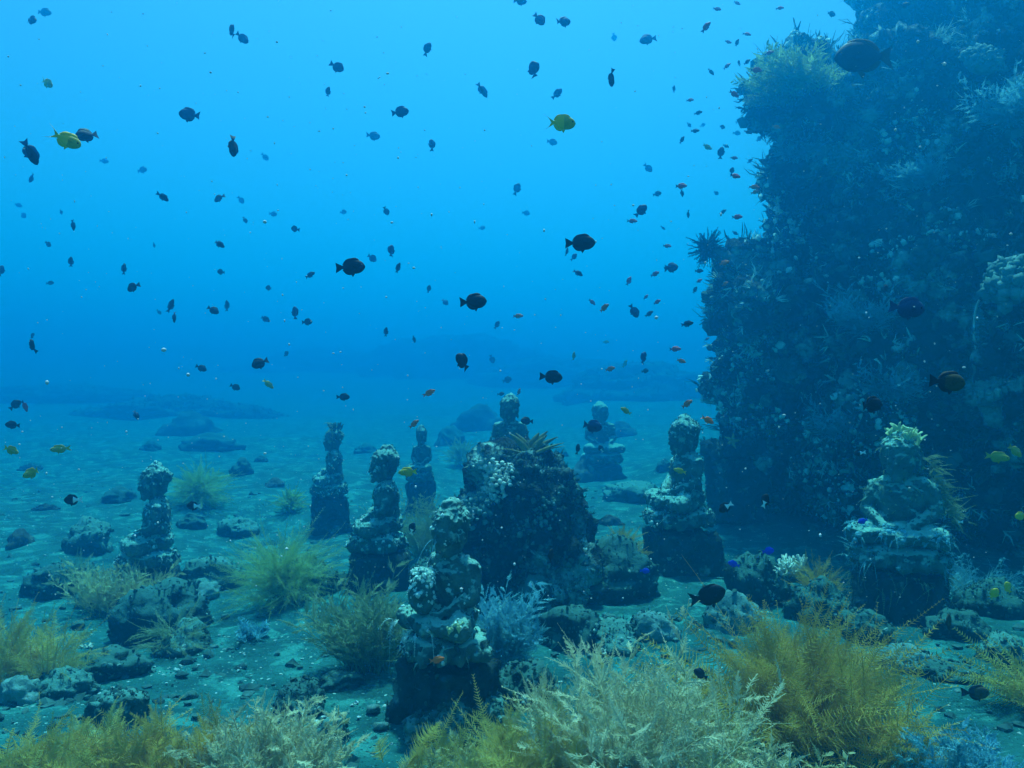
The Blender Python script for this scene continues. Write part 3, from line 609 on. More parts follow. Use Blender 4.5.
# ---------------------------------------------------------------- rocks lying on the sand
def rock(px, py, wpx, hpx, label, mat='rock', seed=0, grow=0, tilt=(0, 0), rz=0, group='loose rocks on the sand', depth=.8, sub=4, name='rock'):
    p = on_ground(px, py); s_ = p.y / F; sx = wpx * s_ / 2; sz = hpx * s_ * .72
    p.y += sx * depth * .6; p.z = GZ(p.x, p.y) + sz * .2
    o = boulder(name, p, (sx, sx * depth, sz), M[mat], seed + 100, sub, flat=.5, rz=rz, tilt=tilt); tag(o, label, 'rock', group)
    if grow: seed_growth(o, grow * 2, M['wallgrow'], seed, (.005, .02), .016, tn=.25)
    return o
RK = [
    (146, 642, 100, 62, 'dark slab of rock tilted up towards the right, by the pale tufted bush', 'darkrock', 200, (.1, -.42)),
    (178, 655, 50, 30, 'low weedy rock below the tilted dark slab', 'rock', 120, (0, 0)),
    (95, 680, 70, 26, 'flat brown rock left of the tilted dark slab', 'darkrock', 60, (0, -.15)),
    (205, 592, 62, 36, 'pile-shaped crusty rock right of the lone left statue', 'rock', 120, (0, 0)),
    (235, 535, 40, 18, 'low dark rock on the open sand beyond the pale green bush', 'rock', 40, (0, 0)),
    (190, 528, 24, 16, 'small squarish rock right of the lone left statue', 'darkrock', 0, (0, 0)),
    (240, 475, 24, 16, 'small dark rock on the far sand under the drifting fish', 'darkrock', 0, (0, 0)),
    (85, 552, 46, 34, 'weedy rubble rock left of the lone left statue', 'rock', 80, (0, 0)),
    (50, 595, 60, 34, 'rounded rubble rock behind the yellow bush at the left edge', 'darkrock', 80, (0, 0)),
    (100, 605, 60, 30, 'crusty rock at the foot of the pale tufted bush', 'rock', 60, (0, 0)),
    (55, 700, 60, 26, 'crusty pale rock between the yellow bush and the bottom ferns', 'rock', 60, (0, 0)),
    (15, 705, 44, 30, 'pale rock at the very left edge of the sand', 'palerock', 0, (0, 0)),
    (112, 725, 54, 34, 'crusty rock among the bottom left ferns', 'rock', 80, (0, 0)),
    (205, 600, 30, 14, 'thin flat rock under the pile-shaped crusty rock', 'palerock', 0, (0, 0)),
    (572, 648, 62, 42, 'rounded rock with white spots, right of the main statue', 'darkrock', 120, (0, 0)),
    (535, 625, 46, 40, 'dark crusty rock against the foot of the coral block', 'darkrock', 90, (0, 0)),
    (612, 650, 60, 24, 'low knobbly rock beside the white spotted rock', 'rock', 90, (0, 0)),
    (652, 640, 50, 28, 'pale crusted rock beneath the olive bush', 'palerock', 60, (0, 0)),
    (520, 705, 70, 42, 'dark lumpy rock right of the main plinth', 'darkrock', 120, (0, 0)),
    (448, 745, 52, 34, 'crusty rock in front of the main plinth', 'rock', 120, (0, 0)),
    (420, 738, 36, 26, 'smaller crusty rock in front of the main plinth', 'palerock', 60, (0, 0)),
    (487, 728, 48, 30, 'grey crusty rock at the right corner of the main plinth', 'rock', 90, (0, 0)),
    (340, 690, 48, 18, 'brown flat rock half sunk left of the main plinth', 'darkrock', 0, (0, 0)),
    (300, 715, 52, 30, 'brown cauliflower-shaped lump above the pale feathery bush', 'darkrock', 140, (0, 0)),
    (330, 745, 40, 22, 'grey knobbly lump beside the pale feathery bush', 'rock', 90, (0, 0)),
    (300, 600, 80, 34, 'dark rock under the round green bush', 'darkrock', 120, (0, 0)),
    (375, 660, 56, 50, 'dark rock under the beige bush left of the main statue', 'darkrock', 120, (0, 0)),
    (620, 600, 84, 50, 'dark weedy boulder under the olive bush', 'darkrock', 200, (0, 0)),
    (632, 500, 62, 18, 'flat slab of rock on the sand left of the statue by the wall', 'rock', 60, (0, 0)),
    (570, 595, 40, 34, 'dark rock filling the gap right of the coral block', 'darkrock', 80, (0, 0)),
    (762, 605, 66, 44, 'crusty rock carrying the white branching coral', 'darkrock', 160, (0, 0)),
    (735, 630, 44, 30, 'pale lump below the white branching coral', 'palerock', 60, (0, 0)),
    (912, 672, 58, 22, 'pale flat rock on the right sand', 'palerock', 40, (0, .05)),
    (870, 640, 50, 26, 'dark rock below the shaggy statue', 'darkrock', 80, (0, 0)),
    (965, 640, 56, 26, 'dark rubble rock right of the shaggy statue', 'darkrock', 80, (0, 0)),
    (1000, 615, 66, 40, 'weedy boulder with yellow patches under the overhang', 'darkrock', 160, (0, 0)),
    (955, 680, 60, 16, 'thin dark slab on the right sand', 'darkrock', 40, (0, 0)),
    (1010, 665, 50, 30, 'rubble rock at the right edge of the sand', 'rock', 60, (0, 0)),
    (825, 625, 56, 40, 'dark weedy rock left of the shaggy statue', 'darkrock', 140, (0, 0)),
    (800, 490, 60, 14, 'flat dark rock on the sand under the overhang', 'darkrock', 0, (0, 0)),
    (425, 588, 50, 30, 'dark weedy rock between the folded statue and the coral block', 'darkrock', 140, (0, 0)),
]
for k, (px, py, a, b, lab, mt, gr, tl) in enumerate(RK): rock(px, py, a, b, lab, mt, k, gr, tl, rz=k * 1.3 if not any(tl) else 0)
rg = np.random.default_rng(12)
FR = [(30, 470), (150, 450), (215, 448), (262, 462), (365, 452), (450, 445), (560, 455), (665, 470), (120, 500), (45, 510), (275, 486), (590, 480), (20, 545), (610, 525), (480, 430), (190, 434), (620, 434)]
fr0 = None
for j, (px, py) in enumerate(FR):
    q = on_ground(px, py); wd_ = (12 + 34 * rg.random() ** 2) * q.y / F / 2
    if j % 9 == 0: fr0 = boulder('far_rock', q, (1, .9, .62), M['far' if j else 'darkrock'], 700 + j, 4); o = fr0
    else: o = fr0.copy(); col.objects.link(o)
    o.location = q; o.scale = (wd_ * (1 + .5 * rg.random()), wd_, wd_ * (.9 + .8 * rg.random())); o.rotation_euler = (0, 0, rg.random() * 6)
    if j % 9 == 0: seed_growth(o, 160, M['far'], j, (.05, .2), .12)
    tag(o, 'low hazy rock half sunk in the far sand beyond the statues', 'rock', 'hazy rocks on the far sand')
rg = np.random.default_rng(8)
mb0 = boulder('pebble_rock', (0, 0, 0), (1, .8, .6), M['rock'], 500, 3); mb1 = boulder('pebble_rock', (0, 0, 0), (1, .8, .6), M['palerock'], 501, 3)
for j in range(70):
    px, py = [(60, 600), (180, 620), (230, 700), (330, 720), (560, 660), (600, 690), (940, 650), (930, 700), (110, 560), (700, 620)][j % 10]
    px += rg.normal() * 45; py += abs(rg.normal()) * 25 - 10
    q = on_ground(px, min(max(py, 470), 765)); src = (mb0, mb1)[j % 2]; o = src if j < 2 else src.copy()
    if j >= 2: col.objects.link(o)
    r = .018 + .045 * rg.random() ** 2; o.location = q + Vector((0, 0, r * .2)); o.scale = (r, r, r); o.rotation_euler = (rg.random() * .5, rg.random() * .5, rg.random() * 6)
    tag(o, ('small dark crusty stone lying loose on the sand', 'small pale crusty stone lying loose on the sand')[j % 2], 'stone', ('small dark stones on the sand', 'small pale stones on the sand')[j % 2])

# ---------------------------------------------------------------- feathery bushes
def gp(px, py): return on_ground(px, py)
def gd(px, d):
    q = at(px, 700, d); q.z = GZ(q.x, q.y); return q
# foreground row (roots just below the frame)
bush('hydroid_bush', 'big beige yellow feathery bush filling the bottom centre', 'bush', gd(555, 3.35), 'feather', .50, .46, M['yellow'], 1, 110, (.05, 0), stemmat=None)
bush('hydroid_bush', 'pale cream feathery bush with upright tips, right of the bottom centre bush', 'bush', gd(640, 3.3), 'bipin', .74, .34, M['pale'], 2, 96, (.02, 0), stemmat=None, spread=.75)
bush('hydroid_bush', 'low beige feathery bush in front of the main plinth', 'bush', gd(448, 3.2), 'bipin', .26, .30, M['beige'], 3, 70, (.1, 0), stemmat=None)
bush('hydroid_bush', 'cream feathery bush at the bottom edge below the olive ferns', 'bush', gd(705, 3.15), 'bipin', .42, .28, M['beige'], 4, 54, (-.05, 0), stemmat=None)
bush('fern_hydroid', 'large olive fern-like bush with long arching fronds, lower right', 'bush', gd(786, 3.8), 'fern', .76, .34, M['olive'], 5, 60, (.02, 0), stemmat=None, droop=.42)
bush('hydroid_bush', 'fine olive growth inside the large fern-like bush', 'bush', gd(812, 3.85), 'feather', .70, .40, M['olive'], 55, 140, (.08, 0), stemmat=None)
bush('fern_hydroid', 'two long yellow ferns arching left beside the black surgeonfish', 'bush', gd(735, 3.7), 'fern', .66, .08, M['yellow'], 6, 16, (-.55, 0), stemmat=None, spread=.35)
bush('twig_coral', 'pale thick-twigged bush at the bottom edge under the olive ferns', 'bush', gd(775, 3.0), 'bottle', .42, .2, M['pale'], 7, 26, (.05, 0), stemmat=M['bone'], spread=.7, wd=1.6)
bush('twig_coral', 'cream thick-twigged tuft at the bottom edge, right of its pale twin', 'bush', gd(830, 3.05), 'bottle', .34, .16, M['beige'], 8, 22, (.1, 0), stemmat=M['bone'], spread=.8, wd=1.5)
bush('twig_coral', 'long pale twigs pointing left out of the cream bush', 'bush', gd(690, 3.3), 'bottle', .46, .06, M['bone'], 9, 9, (-.5, 0), stemmat=M['bone'], spread=.4, wd=1.6)
bush('hydroid_bush', 'bluish white wispy bush on the right sand', 'bush', gd(955, 3.35), 'bipin', .30, .26, M['white'], 10, 60, (.2, 0), spread=.9)
bush('hydroid_bush', 'bluish white wisps at the bottom of the cream bush', 'bush', gd(655, 2.95), 'bipin', .34, .16, M['white'], 101, 50, (.1, 0))
bush('fern_hydroid', 'yellow fronds reaching in from the right edge', 'bush', gd(1045, 4.2), 'fern', .46, .2, M['yellow'], 11, 40, (-.4, 0), stemmat=None)
bush('hydroid_bush', 'olive yellow feathery bush in the bottom left corner', 'bush', gd(60, 3.3), 'feather', .40, .30, M['yellow'], 12, 60, (.1, 0), stemmat=None, droop=.3)
bush('hydroid_bush', 'olive feathery bush at the bottom, second from the left corner', 'bush', gd(170, 3.3), 'feather', .40, .26, M['olive'], 13, 70, (.05, 0), stemmat=None, spread=.8)
bush('fern_hydroid', 'yellow ferns among the bottom left bushes', 'bush', gd(35, 3.25), 'fern', .36, .3, M['yellow'], 131, 34, (.25, 0), stemmat=None)
bush('hydroid_bush', 'pale grey-cream rounded feathery bush at the bottom left', 'bush', gd(262, 3.3), 'bipin', .40, .24, M['pale'], 14, 110, (.0, 0), stemmat=None)
# mid ground
bush('hydroid_bush', 'golden feathery bush at the left edge above the corner bush', 'bush', gp(8, 690), 'feather', .50, .30, M['yellow'], 15, 64, (.12, 0), stemmat=None)
bush('hydroid_bush', 'pale tufted bush in front of the lone left statue', 'bush', gp(118, 612), 'bipin', .52, .38, M['beige'], 16, 64, (.05, 0), stemmat=None, spread=.9)
bush('hydroid_bush', 'weedy green tuft behind the pale tufted bush', 'bush', gp(75, 590), 'ball', .36, .3, M['sage'], 17, 46)
bush('hydroid_bush', 'weedy green tuft on the low rock under the tilted slab', 'bush', gp(172, 655), 'ball', .34, .34, M['sage'], 18, 50)
bush('green_bush', 'round bright green fuzzy bush left of the folded statue', 'bush', gp(284, 604), 'ball', .66, .6, M['green'], 19, 190, (0, 0), spread=1.9, droop=.25)
bush('green_bush', 'hazy round green bush beyond the lone left statue', 'bush', gp(200, 506), 'ball', .62, .6, M['green'], 20, 150, (0, 0), spread=1.9, wd=1.6)
bush('green_bush', 'faint green bush behind the round bright one', 'bush', gp(290, 512), 'ball', .42, .34, M['green'], 21, 60, wd=1.6)
bush('green_bush', 'tall soft green bush behind the folded statue', 'bush', gp(424, 556), 'fine', .74, .28, M['sage'], 22, 70, (0, 0), spread=.6, wd=1.2)
bush('hydroid_bush', 'grey-green feathery bush left of the main statue', 'bush', gp(370, 672), 'bipin', .60, .18, M['sage'], 23, 64, (-.05, 0), stemmat=None, spread=.6)
bush('hydroid_bush', 'olive fuzzy bush on the weedy boulder right of the coral block', 'bush', gp(622, 582), 'ball', .56, .3, M['olive'], 24, 80, (0, 0), wd=1.2)
bush('hydroid_bush', 'grey green fuzz low between the olive bush and the coral block', 'bush', gp(585, 596), 'ball', .42, .34, M['sage'], 25, 60)
bush('hydroid_bush', 'bluish white feathery bush at the right side of the main statue', 'bush', gp(500, 672), 'bipin', .50, .10, M['white'], 26, 64, (.22, 0), spread=.4)
bush('green_bush', 'hazy bush beyond the hooded statue', 'bush', gp(460, 466), 'ball', .7, .5, M['sage'], 27, 70, wd=2)
bush('hydroid_bush', 'bluish white wisp on the open sand below the green bush', 'bush', gp(255, 640), 'bipin', .16, .12, M['white'], 28, 30, wd=.6)
bush('hydroid_bush', 'dim wispy bush at the right foot of the shaggy statue', 'bush', gp(965, 600), 'fine', .5, .3, M['white'], 29, 40, (.2, 0))
bush('hydroid_bush', 'olive fuzz on the weedy rock left of the shaggy statue', 'bush', gp(818, 612), 'ball', .46, .3, M['olive'], 30, 50)
# on the wall
q, _ = wall_hit(800, 92)
q.x -= .05; q.y -= .25; bush('hydroid_bush', 'yellowish bush sprouting from the upper edge of the reef wall', 'bush', (q.x - .1, q.y, q.z - .08), 'bipin', .50, .36, M['green'], 41, 120, (-.35, -.1), wd=1.7, spread=1.2)
bush('hydroid_bush', 'smaller ochre bush below the yellowish one on the wall edge', 'bush', tuple(Vector(wall_hit(775, 110)[0]) + Vector((-.02, -.15, 0))), 'bipin', .30, .24, M['sage'], 42, 70, (-.5, -.1), wd=1.7)
for k, (px, py, h_, lab) in enumerate([(800, 165, .3, 'white wispy hydroid on the wall below the yellowish bush'), (865, 335, .4, 'white wisp hanging on the middle of the wall'), (845, 440, .4, 'white wisp low on the wall above the sand'),
        (925, 190, .3, 'white wisp high on the wall beneath the big fish'), (790, 215, .35, 'pale wisp near the edge of the wall by the black crinoid'), (885, 400, .34, 'pale wisp on the wall above the shaggy statue'), (1010, 130, .4, 'pale wisp at the upper right of the wall')]):
    q, n_ = wall_hit(px, py); bush('wispy_hydroid', lab, 'hydroid', tuple(q - n_ * .02), 'bipin', h_ * 1.5, .16, M['white'], 60 + k, 50, (n_.x * .8, n_.y * .8), wd=1.5, droop=.7)
q, n_ = wall_hit(968, 330); t = thing('sea_whip', 'pale crescent-shaped feathery whip standing out from the wall', 'sea whip', q + n_ * .1)
rg = np.random.default_rng(4); mb = MB(); a = np.linspace(-1.1, 1.1, 14)
b = np.stack([-.10 * np.cos(a) + .02, 0 * a - .05, .30 * np.sin(a)], -1)
plumes(mb, b, nrm(np.stack([.6 + 0 * a, -.3 + 0 * a, .2 + .6 * a], -1) + .2 * rg.standard_normal((14, 3))), .16, np.array([0, 0, -.3]) + .1 * rg.standard_normal((14, 3)), .03, K=14, wd=.004, rng=rg)
mb.build('fronds', M['white'], t); mb = MB(); tube(mb, np.stack([-.10 * np.cos(a) + .02, 0 * a - .05, .32 * np.sin(a)], -1), .012, 6); mb.build('stem', M['bone'], t)

def cauliflower_coral(label, px, py, r, seed, mat):
    q, n_ = wall_hit(px, py); rg = np.random.default_rng(seed); mb = MB(); v = nrm(rg.standard_normal((150, 3)) * np.array([1, 1, 1]) + np.array([0, 0, .5])); v = v[v[:, 2] > -.1]
    sz = r * np.array([1, .9, .65]); lumps(mb, v * sz, v, rg, r * .10, r * .24, 1, flat=1.2); ell(mb, (0, 0, 0), tuple(sz * .95), 3)
    o = mb.build('cauliflower_coral', M[mat], None, q - n_ * r * .15); o.rotation_euler = (Vector(n_) + Vector((0, 0, .8))).normalized().to_track_quat('Z', 'Y').to_euler(); tag(o, label, 'coral', 'coral heads on the reef wall')
for k, a in enumerate([('pale cauliflower coral head on the wall left of the sea whip', 905, 372, .20, 'palerock'), ('round pale coral head at the right edge of the wall', 1008, 285, .26, 'palerock'), ('knobbly coral head high on the wall below the big fish', 930, 262, .22, 'wallgrow'), ('small pale coral head near the wall edge under the yellowish bush', 842, 160, .17, 'palerock'),
        ('pale coral head halfway down the wall, left of the slate fish', 850, 300, .16, 'palerock'), ('low coral head on the wall edge below the crinoid', 748, 335, .15, 'wallgrow'), ('coral head above the orange star on the wall', 790, 372, .17, 'wallgrow'), ('pale coral head under the sea whip', 985, 392, .18, 'palerock'), ('small coral head at the upper right of the wall', 985, 60, .2, 'palerock'), ('coral head on the wall between the crinoid and the big fish', 800, 240, .16, 'palerock')]):
    cauliflower_coral(a[0], a[1], a[2], a[3], 200 + k, a[4])

# crinoid on its sponge perch
q, n_ = wall_hit(757, 262); c = at(708, 248, q.y - .1)
t = thing('sponge_perch', 'pale tube sponge jutting out from the wall edge under the black crinoid', 'sponge', q)
mb = MB(); e = c - q; tube(mb, [(.1, .05, -.05), (e.x * .35, e.y * .4, e.z * .2 - .02), (e.x * .7, e.y * .7, e.z * .6), (e.x * .9, e.y, e.z * .95)], [.11, .075, .06, .05], 12)
me = remesh(mb, .02, 2); rough(me, [(9, .03, 0), (25, .015, 0)], 6); link('sponge_tube', me, M['sponge'], t)
t = thing('feather_star', 'round black crinoid perched on a sponge at the wall edge', 'crinoid', c)
rg = np.random.default_rng(2); n = 200; d = nrm(rg.standard_normal((n, 3)) * np.array([1, .8, 1])); mb = MB()
plumes(mb, np.zeros((n, 3)), d, .12 + .04 * rg.random(n), nrm(rg.standard_normal((n, 3))) * .8, .022, K=18, wd=.006, rng=rg, stem=.008, fl=.35, tip=.9)
mb.build('arms', M['black'], t); mb = MB(); ell(mb, (0, 0, 0), (.085,) * 3, 2); mb.build('body', M['black'], t)
for px, py, mt, sz, lab in ((565 + 300, 14, 'darkrock', .34, 'dark knob of coral jutting from the top of the wall'),):
    pass
# branching coral
def branch_coral(label, pos, h, n, seed, mat='bone', r=.014, spread=.9):
    rg = np.random.default_rng(seed); t = thing('branching_coral', label, 'coral', pos); mb = MB()
    for k in range(n):
        d = dirs(rg, 1, spread)[0]; p0 = np.array([rg.normal() * h * .32, rg.normal() * h * .28, -.02 * h]); L = h * (.5 + .4 * rg.random())
        p1 = p0 + d * L; tube(mb, [p0, (p0 + p1) / 2 + rg.standard_normal(3) * h * .05, p1], [r, r * .9, r * .6], 6); ell(mb, p1, (r * .65,) * 3, 1)
        for j in range(3):
            b0 = p0 + d * L * (.35 + .2 * j); e = nrm(d * .6 + rg.standard_normal(3) * .7); tube(mb, [b0, b0 + e * h * .22], [r * .8, r * .5], 6); ell(mb, b0 + e * h * .22, (r * .55,) * 3, 1)
    mb.build('branches', M[mat], t); mb = MB(); ell(mb, (0, 0, -h * .1), (h * .75, h * .6, h * .25), 2); mb.build('base', M['rock'], t); return t
q = on_ground(790, 596); branch_coral('white branching coral on its crusty rock, left of the shaggy statue', at(789, 574, q.y), .19, 34, 1)
branch_coral('small white finger coral on the sand right of the main statue', on_ground(606, 656), .07, 12, 2, r=.009)
branch_coral('small pale finger coral near the foot of the tilted slab', on_ground(90, 650), .06, 10, 3, r=.009)
# sea stars
def sea_star(label, pos, n_, r, mat='star'):
    rg = np.random.default_rng(int(pos[0] * 1000) % 999); mb = MB()
    for k in range(5):
        a = k * 1.2566; tube(mb, [(0, 0, .1 * r), (r * .5 * math.cos(a), r * .5 * math.sin(a), .1 * r), (r * math.cos(a + .1), r * math.sin(a + .1), .0)], [.24 * r, .17 * r, .05 * r], 8)
    o = mb.build('sea_star', M[mat], None, pos); o.rotation_euler = Vector(n_).to_track_quat('Z', 'Y').to_euler(); return tag(o, label, 'sea star')
q, n_ = wall_hit(773, 428); sea_star('orange five-armed star low on the wall, right of the wall-foot statue', q + n_ * .06, n_, .09)
q = at(732, 441, on_ground(738, 520).y - .33); sea_star('orange five-armed star on the edge of the square stone block', q, (0, -1, .2), .10)

# ---------------------------------------------------------------- fish
PROF = dict(
    damsel=([0, .03, .10, .25, .42, .60, .76, .90, 1], [.004, .075, .155, .24, .262, .228, .145, .068, .056], .36),
    longfin=([0, .03, .10, .25, .42, .60, .76, .90, 1], [.004, .07, .135, .195, .212, .185, .125, .07, .06], .40),
    slim=([0, .03, .10, .25, .42, .60, .76, .90, 1], [.004, .05, .095, .145, .16, .14, .095, .052, .045], .50),
    surgeon=([0, .03, .10, .25, .42, .60, .78, .91, 1], [.004, .06, .135, .225, .25, .23, .15, .055, .045], .30))
def sheet(mb, a, b, th=.005, m=0):
    """a fin: strip between two chains of (x, z) points, given a little thickness"""
    a = np.asarray(a, float); b = np.asarray(b, float); n = len(a)
    A = np.stack([a[:, 0], 0 * a[:, 0], a[:, 1]], -1); B = np.stack([b[:, 0], 0 * b[:, 0], b[:, 1]], -1); y = np.array([0, th, 0])
    i = np.arange(n - 1)
    mb.add(np.concatenate([A + y, B + y * .4, A - y, B - y * .4]), q=np.concatenate([np.stack([i, i + 1, n + i + 1, n + i], -1), np.stack([2 * n + i + 1, 2 * n + i, 3 * n + i, 3 * n + i + 1], -1), np.stack([n + i, n + i + 1, 3 * n + i + 1, 3 * n + i], -1)]), m=m)
def fish_parts(sp, fork=.5, tall=1.0, rear=.72):
    """name -> MB; total length 1, nose at +x .5; body faces behind `rear` use slot 1"""
    ts, hs, wr = PROF[sp]; P = {}
    t = np.linspace(0, 1, 17); t = t ** 1.15; h = np.interp(t, ts, hs) ; x = .5 - .78 * t; seg = 12; th = np.arange(seg) / seg * 2 * math.pi
    h = np.convolve(np.pad(h, 1, mode='edge'), [.2, .6, .2], 'valid'); h[0] = .004
    wv_ = wr * h * (1 - .45 * t)
    v = np.stack([np.repeat(x[:, None], seg, 1), wv_[:, None] * np.cos(th), h[:, None] * np.sin(th) * np.where(np.sin(th) > 0, 1, .95)], -1)
    mb = MB(); i = np.arange(16)[:, None] * seg; j = np.arange(seg)[None]; k = (j + 1) % seg
    q = np.stack([i + j, i + seg + j, i + seg + k, i + k], -1).reshape(-1, 4); back = np.repeat((t[:-1] + t[1:]) / 2 > rear, seg)
    mb.add(v, q=q[~back]); mb.s = 0
    mb.q.append(q[back]); mb.qm.append(np.full(back.sum(), 1)); P['body'] = mb
    H = lambda tt: np.interp(tt, ts, hs); X_ = lambda tt: .5 - .78 * np.asarray(tt)
    mb = MB(); u = np.linspace(-1, 1, 9); bz = .058 * u; tz = dict(slim=.15, longfin=.24).get(sp, .19) * u; tx = -.5 + fork * .13 * (1 - np.abs(u)) ** .8 + .02 * u ** 2
    sheet(mb, np.stack([np.full(9, -.255), bz], -1), np.stack([np.minimum(tx, -.29) - (.10 * u ** 4 if sp == 'longfin' else 0), tz], -1)); P['tail_fin'] = mb
    mb = MB(); tt = np.linspace(.20, .88, 10); e = np.array([.02, .06, .075, .075, .075, .08, .095, .10, .075, .01]) * tall
    sheet(mb, np.stack([X_(tt), H(tt) * .93], -1), np.stack([X_(tt) - .02 - .05 * np.linspace(0, 1, 10), H(tt) * .93 + e], -1)); P['dorsal_fin'] = mb
    mb = MB(); tt = np.linspace(.54, .88, 7); e = np.array([.03, .075, .09, .10, .095, .065, .01]) * tall
    sheet(mb, np.stack([X_(tt), -H(tt) * .90], -1), np.stack([X_(tt) - .02 - .05 * np.linspace(0, 1, 7), -H(tt) * .90 - e], -1)); P['anal_fin'] = mb
    for nm, sy in (('pectoral_fin', 1), ('pectoral_fin.', -1)):
        mb = MB(); u = np.linspace(0, 1, 5); a = np.stack([.24 - .15 * u, .0 + .04 * u], -1); b = np.stack([.24 - .13 * u, -.01 - .06 * np.sin(math.pi * u * .8)], -1)
        sheet(mb, a, b, .004); w0 = np.interp(.33, ts, hs) * wr * .86
        mb.v = [q_ + np.array([0, sy * (w0 + .30 * (.24 - q_[:, :1]).ravel()[:, None] * 1 if False else w0), 0]) + np.stack([0 * q_[:, 0], sy * .35 * (.24 - q_[:, 0]), 0 * q_[:, 0]], -1) for q_ in mb.v]; P[nm] = mb
    mb = MB(); sheet(mb, [(.16, -H(.40) * .9), (.08, -H(.50) * .9)], [(.08, -H(.40) - .10), (.03, -H(.5) - .03)], .005); P['pelvic_fin'] = mb
    xe = .385; we = np.interp((.5 - xe) / .78, t, wv_) * .90
    for nm, sy in (('eye', 1), ('eye.', -1)):
        mb = MB(); ell(mb, (xe, sy * we, .045 if sp != 'slim' else .025), (.026, .012, .026), 2); P[nm] = mb
    return P
# kind: species, real length, body, fins, tail, rear of the body, fork, words
FK = dict(
    d=('damsel', .105, 'f_dark', 'f_dark', 'f_dark', 'f_dark', .35, 'black'),
    s=('damsel', .115, 'f_slate', 'f_slate', 'f_slate', 'f_slate', .5, 'slate blue'),
    t=('damsel', .135, 'f_brown', 'f_dark', 'f_dark', 'f_dark', .3, 'dark brown'),
    y=('longfin', .13, 'f_olive', 'f_yellow', 'f_yellow', 'f_yellow', 1.3, 'yellow-tailed'),
    w=('damsel', .085, 'f_dark', 'f_dark', 'f_white', 'f_white', .6, 'black white-tailed'),
    b=('damsel', .06, 'f_blue', 'f_blue', 'f_blue', 'f_blue', .5, 'bright blue'),
    p=('slim', .085, 'f_pink', 'f_pink', 'f_slate', 'f_pink', .9, 'rosy'),
    o=('slim', .09, 'f_orange', 'f_orange', 'f_orange', 'f_orange', .9, 'orange'),
    v=('slim', .11, 'f_olive', 'f_olive', 'f_yellow', 'f_olive', .8, 'olive'),
    l=('damsel', .10, 'f_yellow', 'f_yellow', 'f_yellow', 'f_yellow', .9, 'yellow'),
    a=('slim', .12, 'f_tan', 'f_tan', 'f_tan', 'f_tan', .9, 'tan yellow'),
    z=('surgeon', .17, 'f_dark', 'f_dark', 'f_dark', 'f_dark', .8, 'black surgeon'),
    g=('surgeon', .42, 'f_dark', 'f_brown', 'f_brown', 'f_dark', .7, 'big dark yellow-finned'),
    c=('slim', .10, 'f_dark', 'f_slate', 'f_slate', 'f_dark', .7, 'slender dark'),
)
_fp, _fj = {}, {}
def fish_proto(kd, bend=0):
    key = kd; kd = (kd, bend)
    if kd not in _fp:
        kd = key
        sp, _, b, f, t, r, fk, _ = FK[kd]; P = fish_parts(sp, fk, .6 if sp == 'surgeon' else 1.15, dict(w=.66, y=.52).get(kd, .74))
        mats = dict(body=[M[b], M[r]], tail_fin=[M[t]], dorsal_fin=[M[f]], anal_fin=[M[f]], pelvic_fin=[M[f]], eye=[M['f_eye']], pectoral_fin=[M[b]])
        kd = (key, bend); _fp[kd] = []
        for mb in P.values():                    # the body bends sideways as it swims
            mb.v = [q + np.stack([0 * q[:, 0], bend * np.sign(.1 - q[:, 0]) * np.maximum(.1 - q[:, 0], 0) ** 2, 0 * q[:, 0]], -1) for q in mb.v]
        J = MB(); jm = []
        for nm, mb in P.items():
            me = mb.mesh(nm.strip('.')); ml = mats[nm.strip('.')]
            for m_ in ml: me.materials.append(m_)
            _fp[kd].append((nm.strip('.'), me))
            off = J.n; o_ = len(jm); jm += ml; J.v += mb.v; J.n += mb.n
            J.q += [q + off for q in mb.q]; J.qm += [a + o_ for a in mb.qm]; J.t += [q + off for q in mb.t]; J.tm += [a + o_ for a in mb.tm]
        me = J.mesh('small_fish')
        for m_ in jm: me.materials.append(m_)
        _fj[kd] = me
    return _fp[kd], _fj[kd]
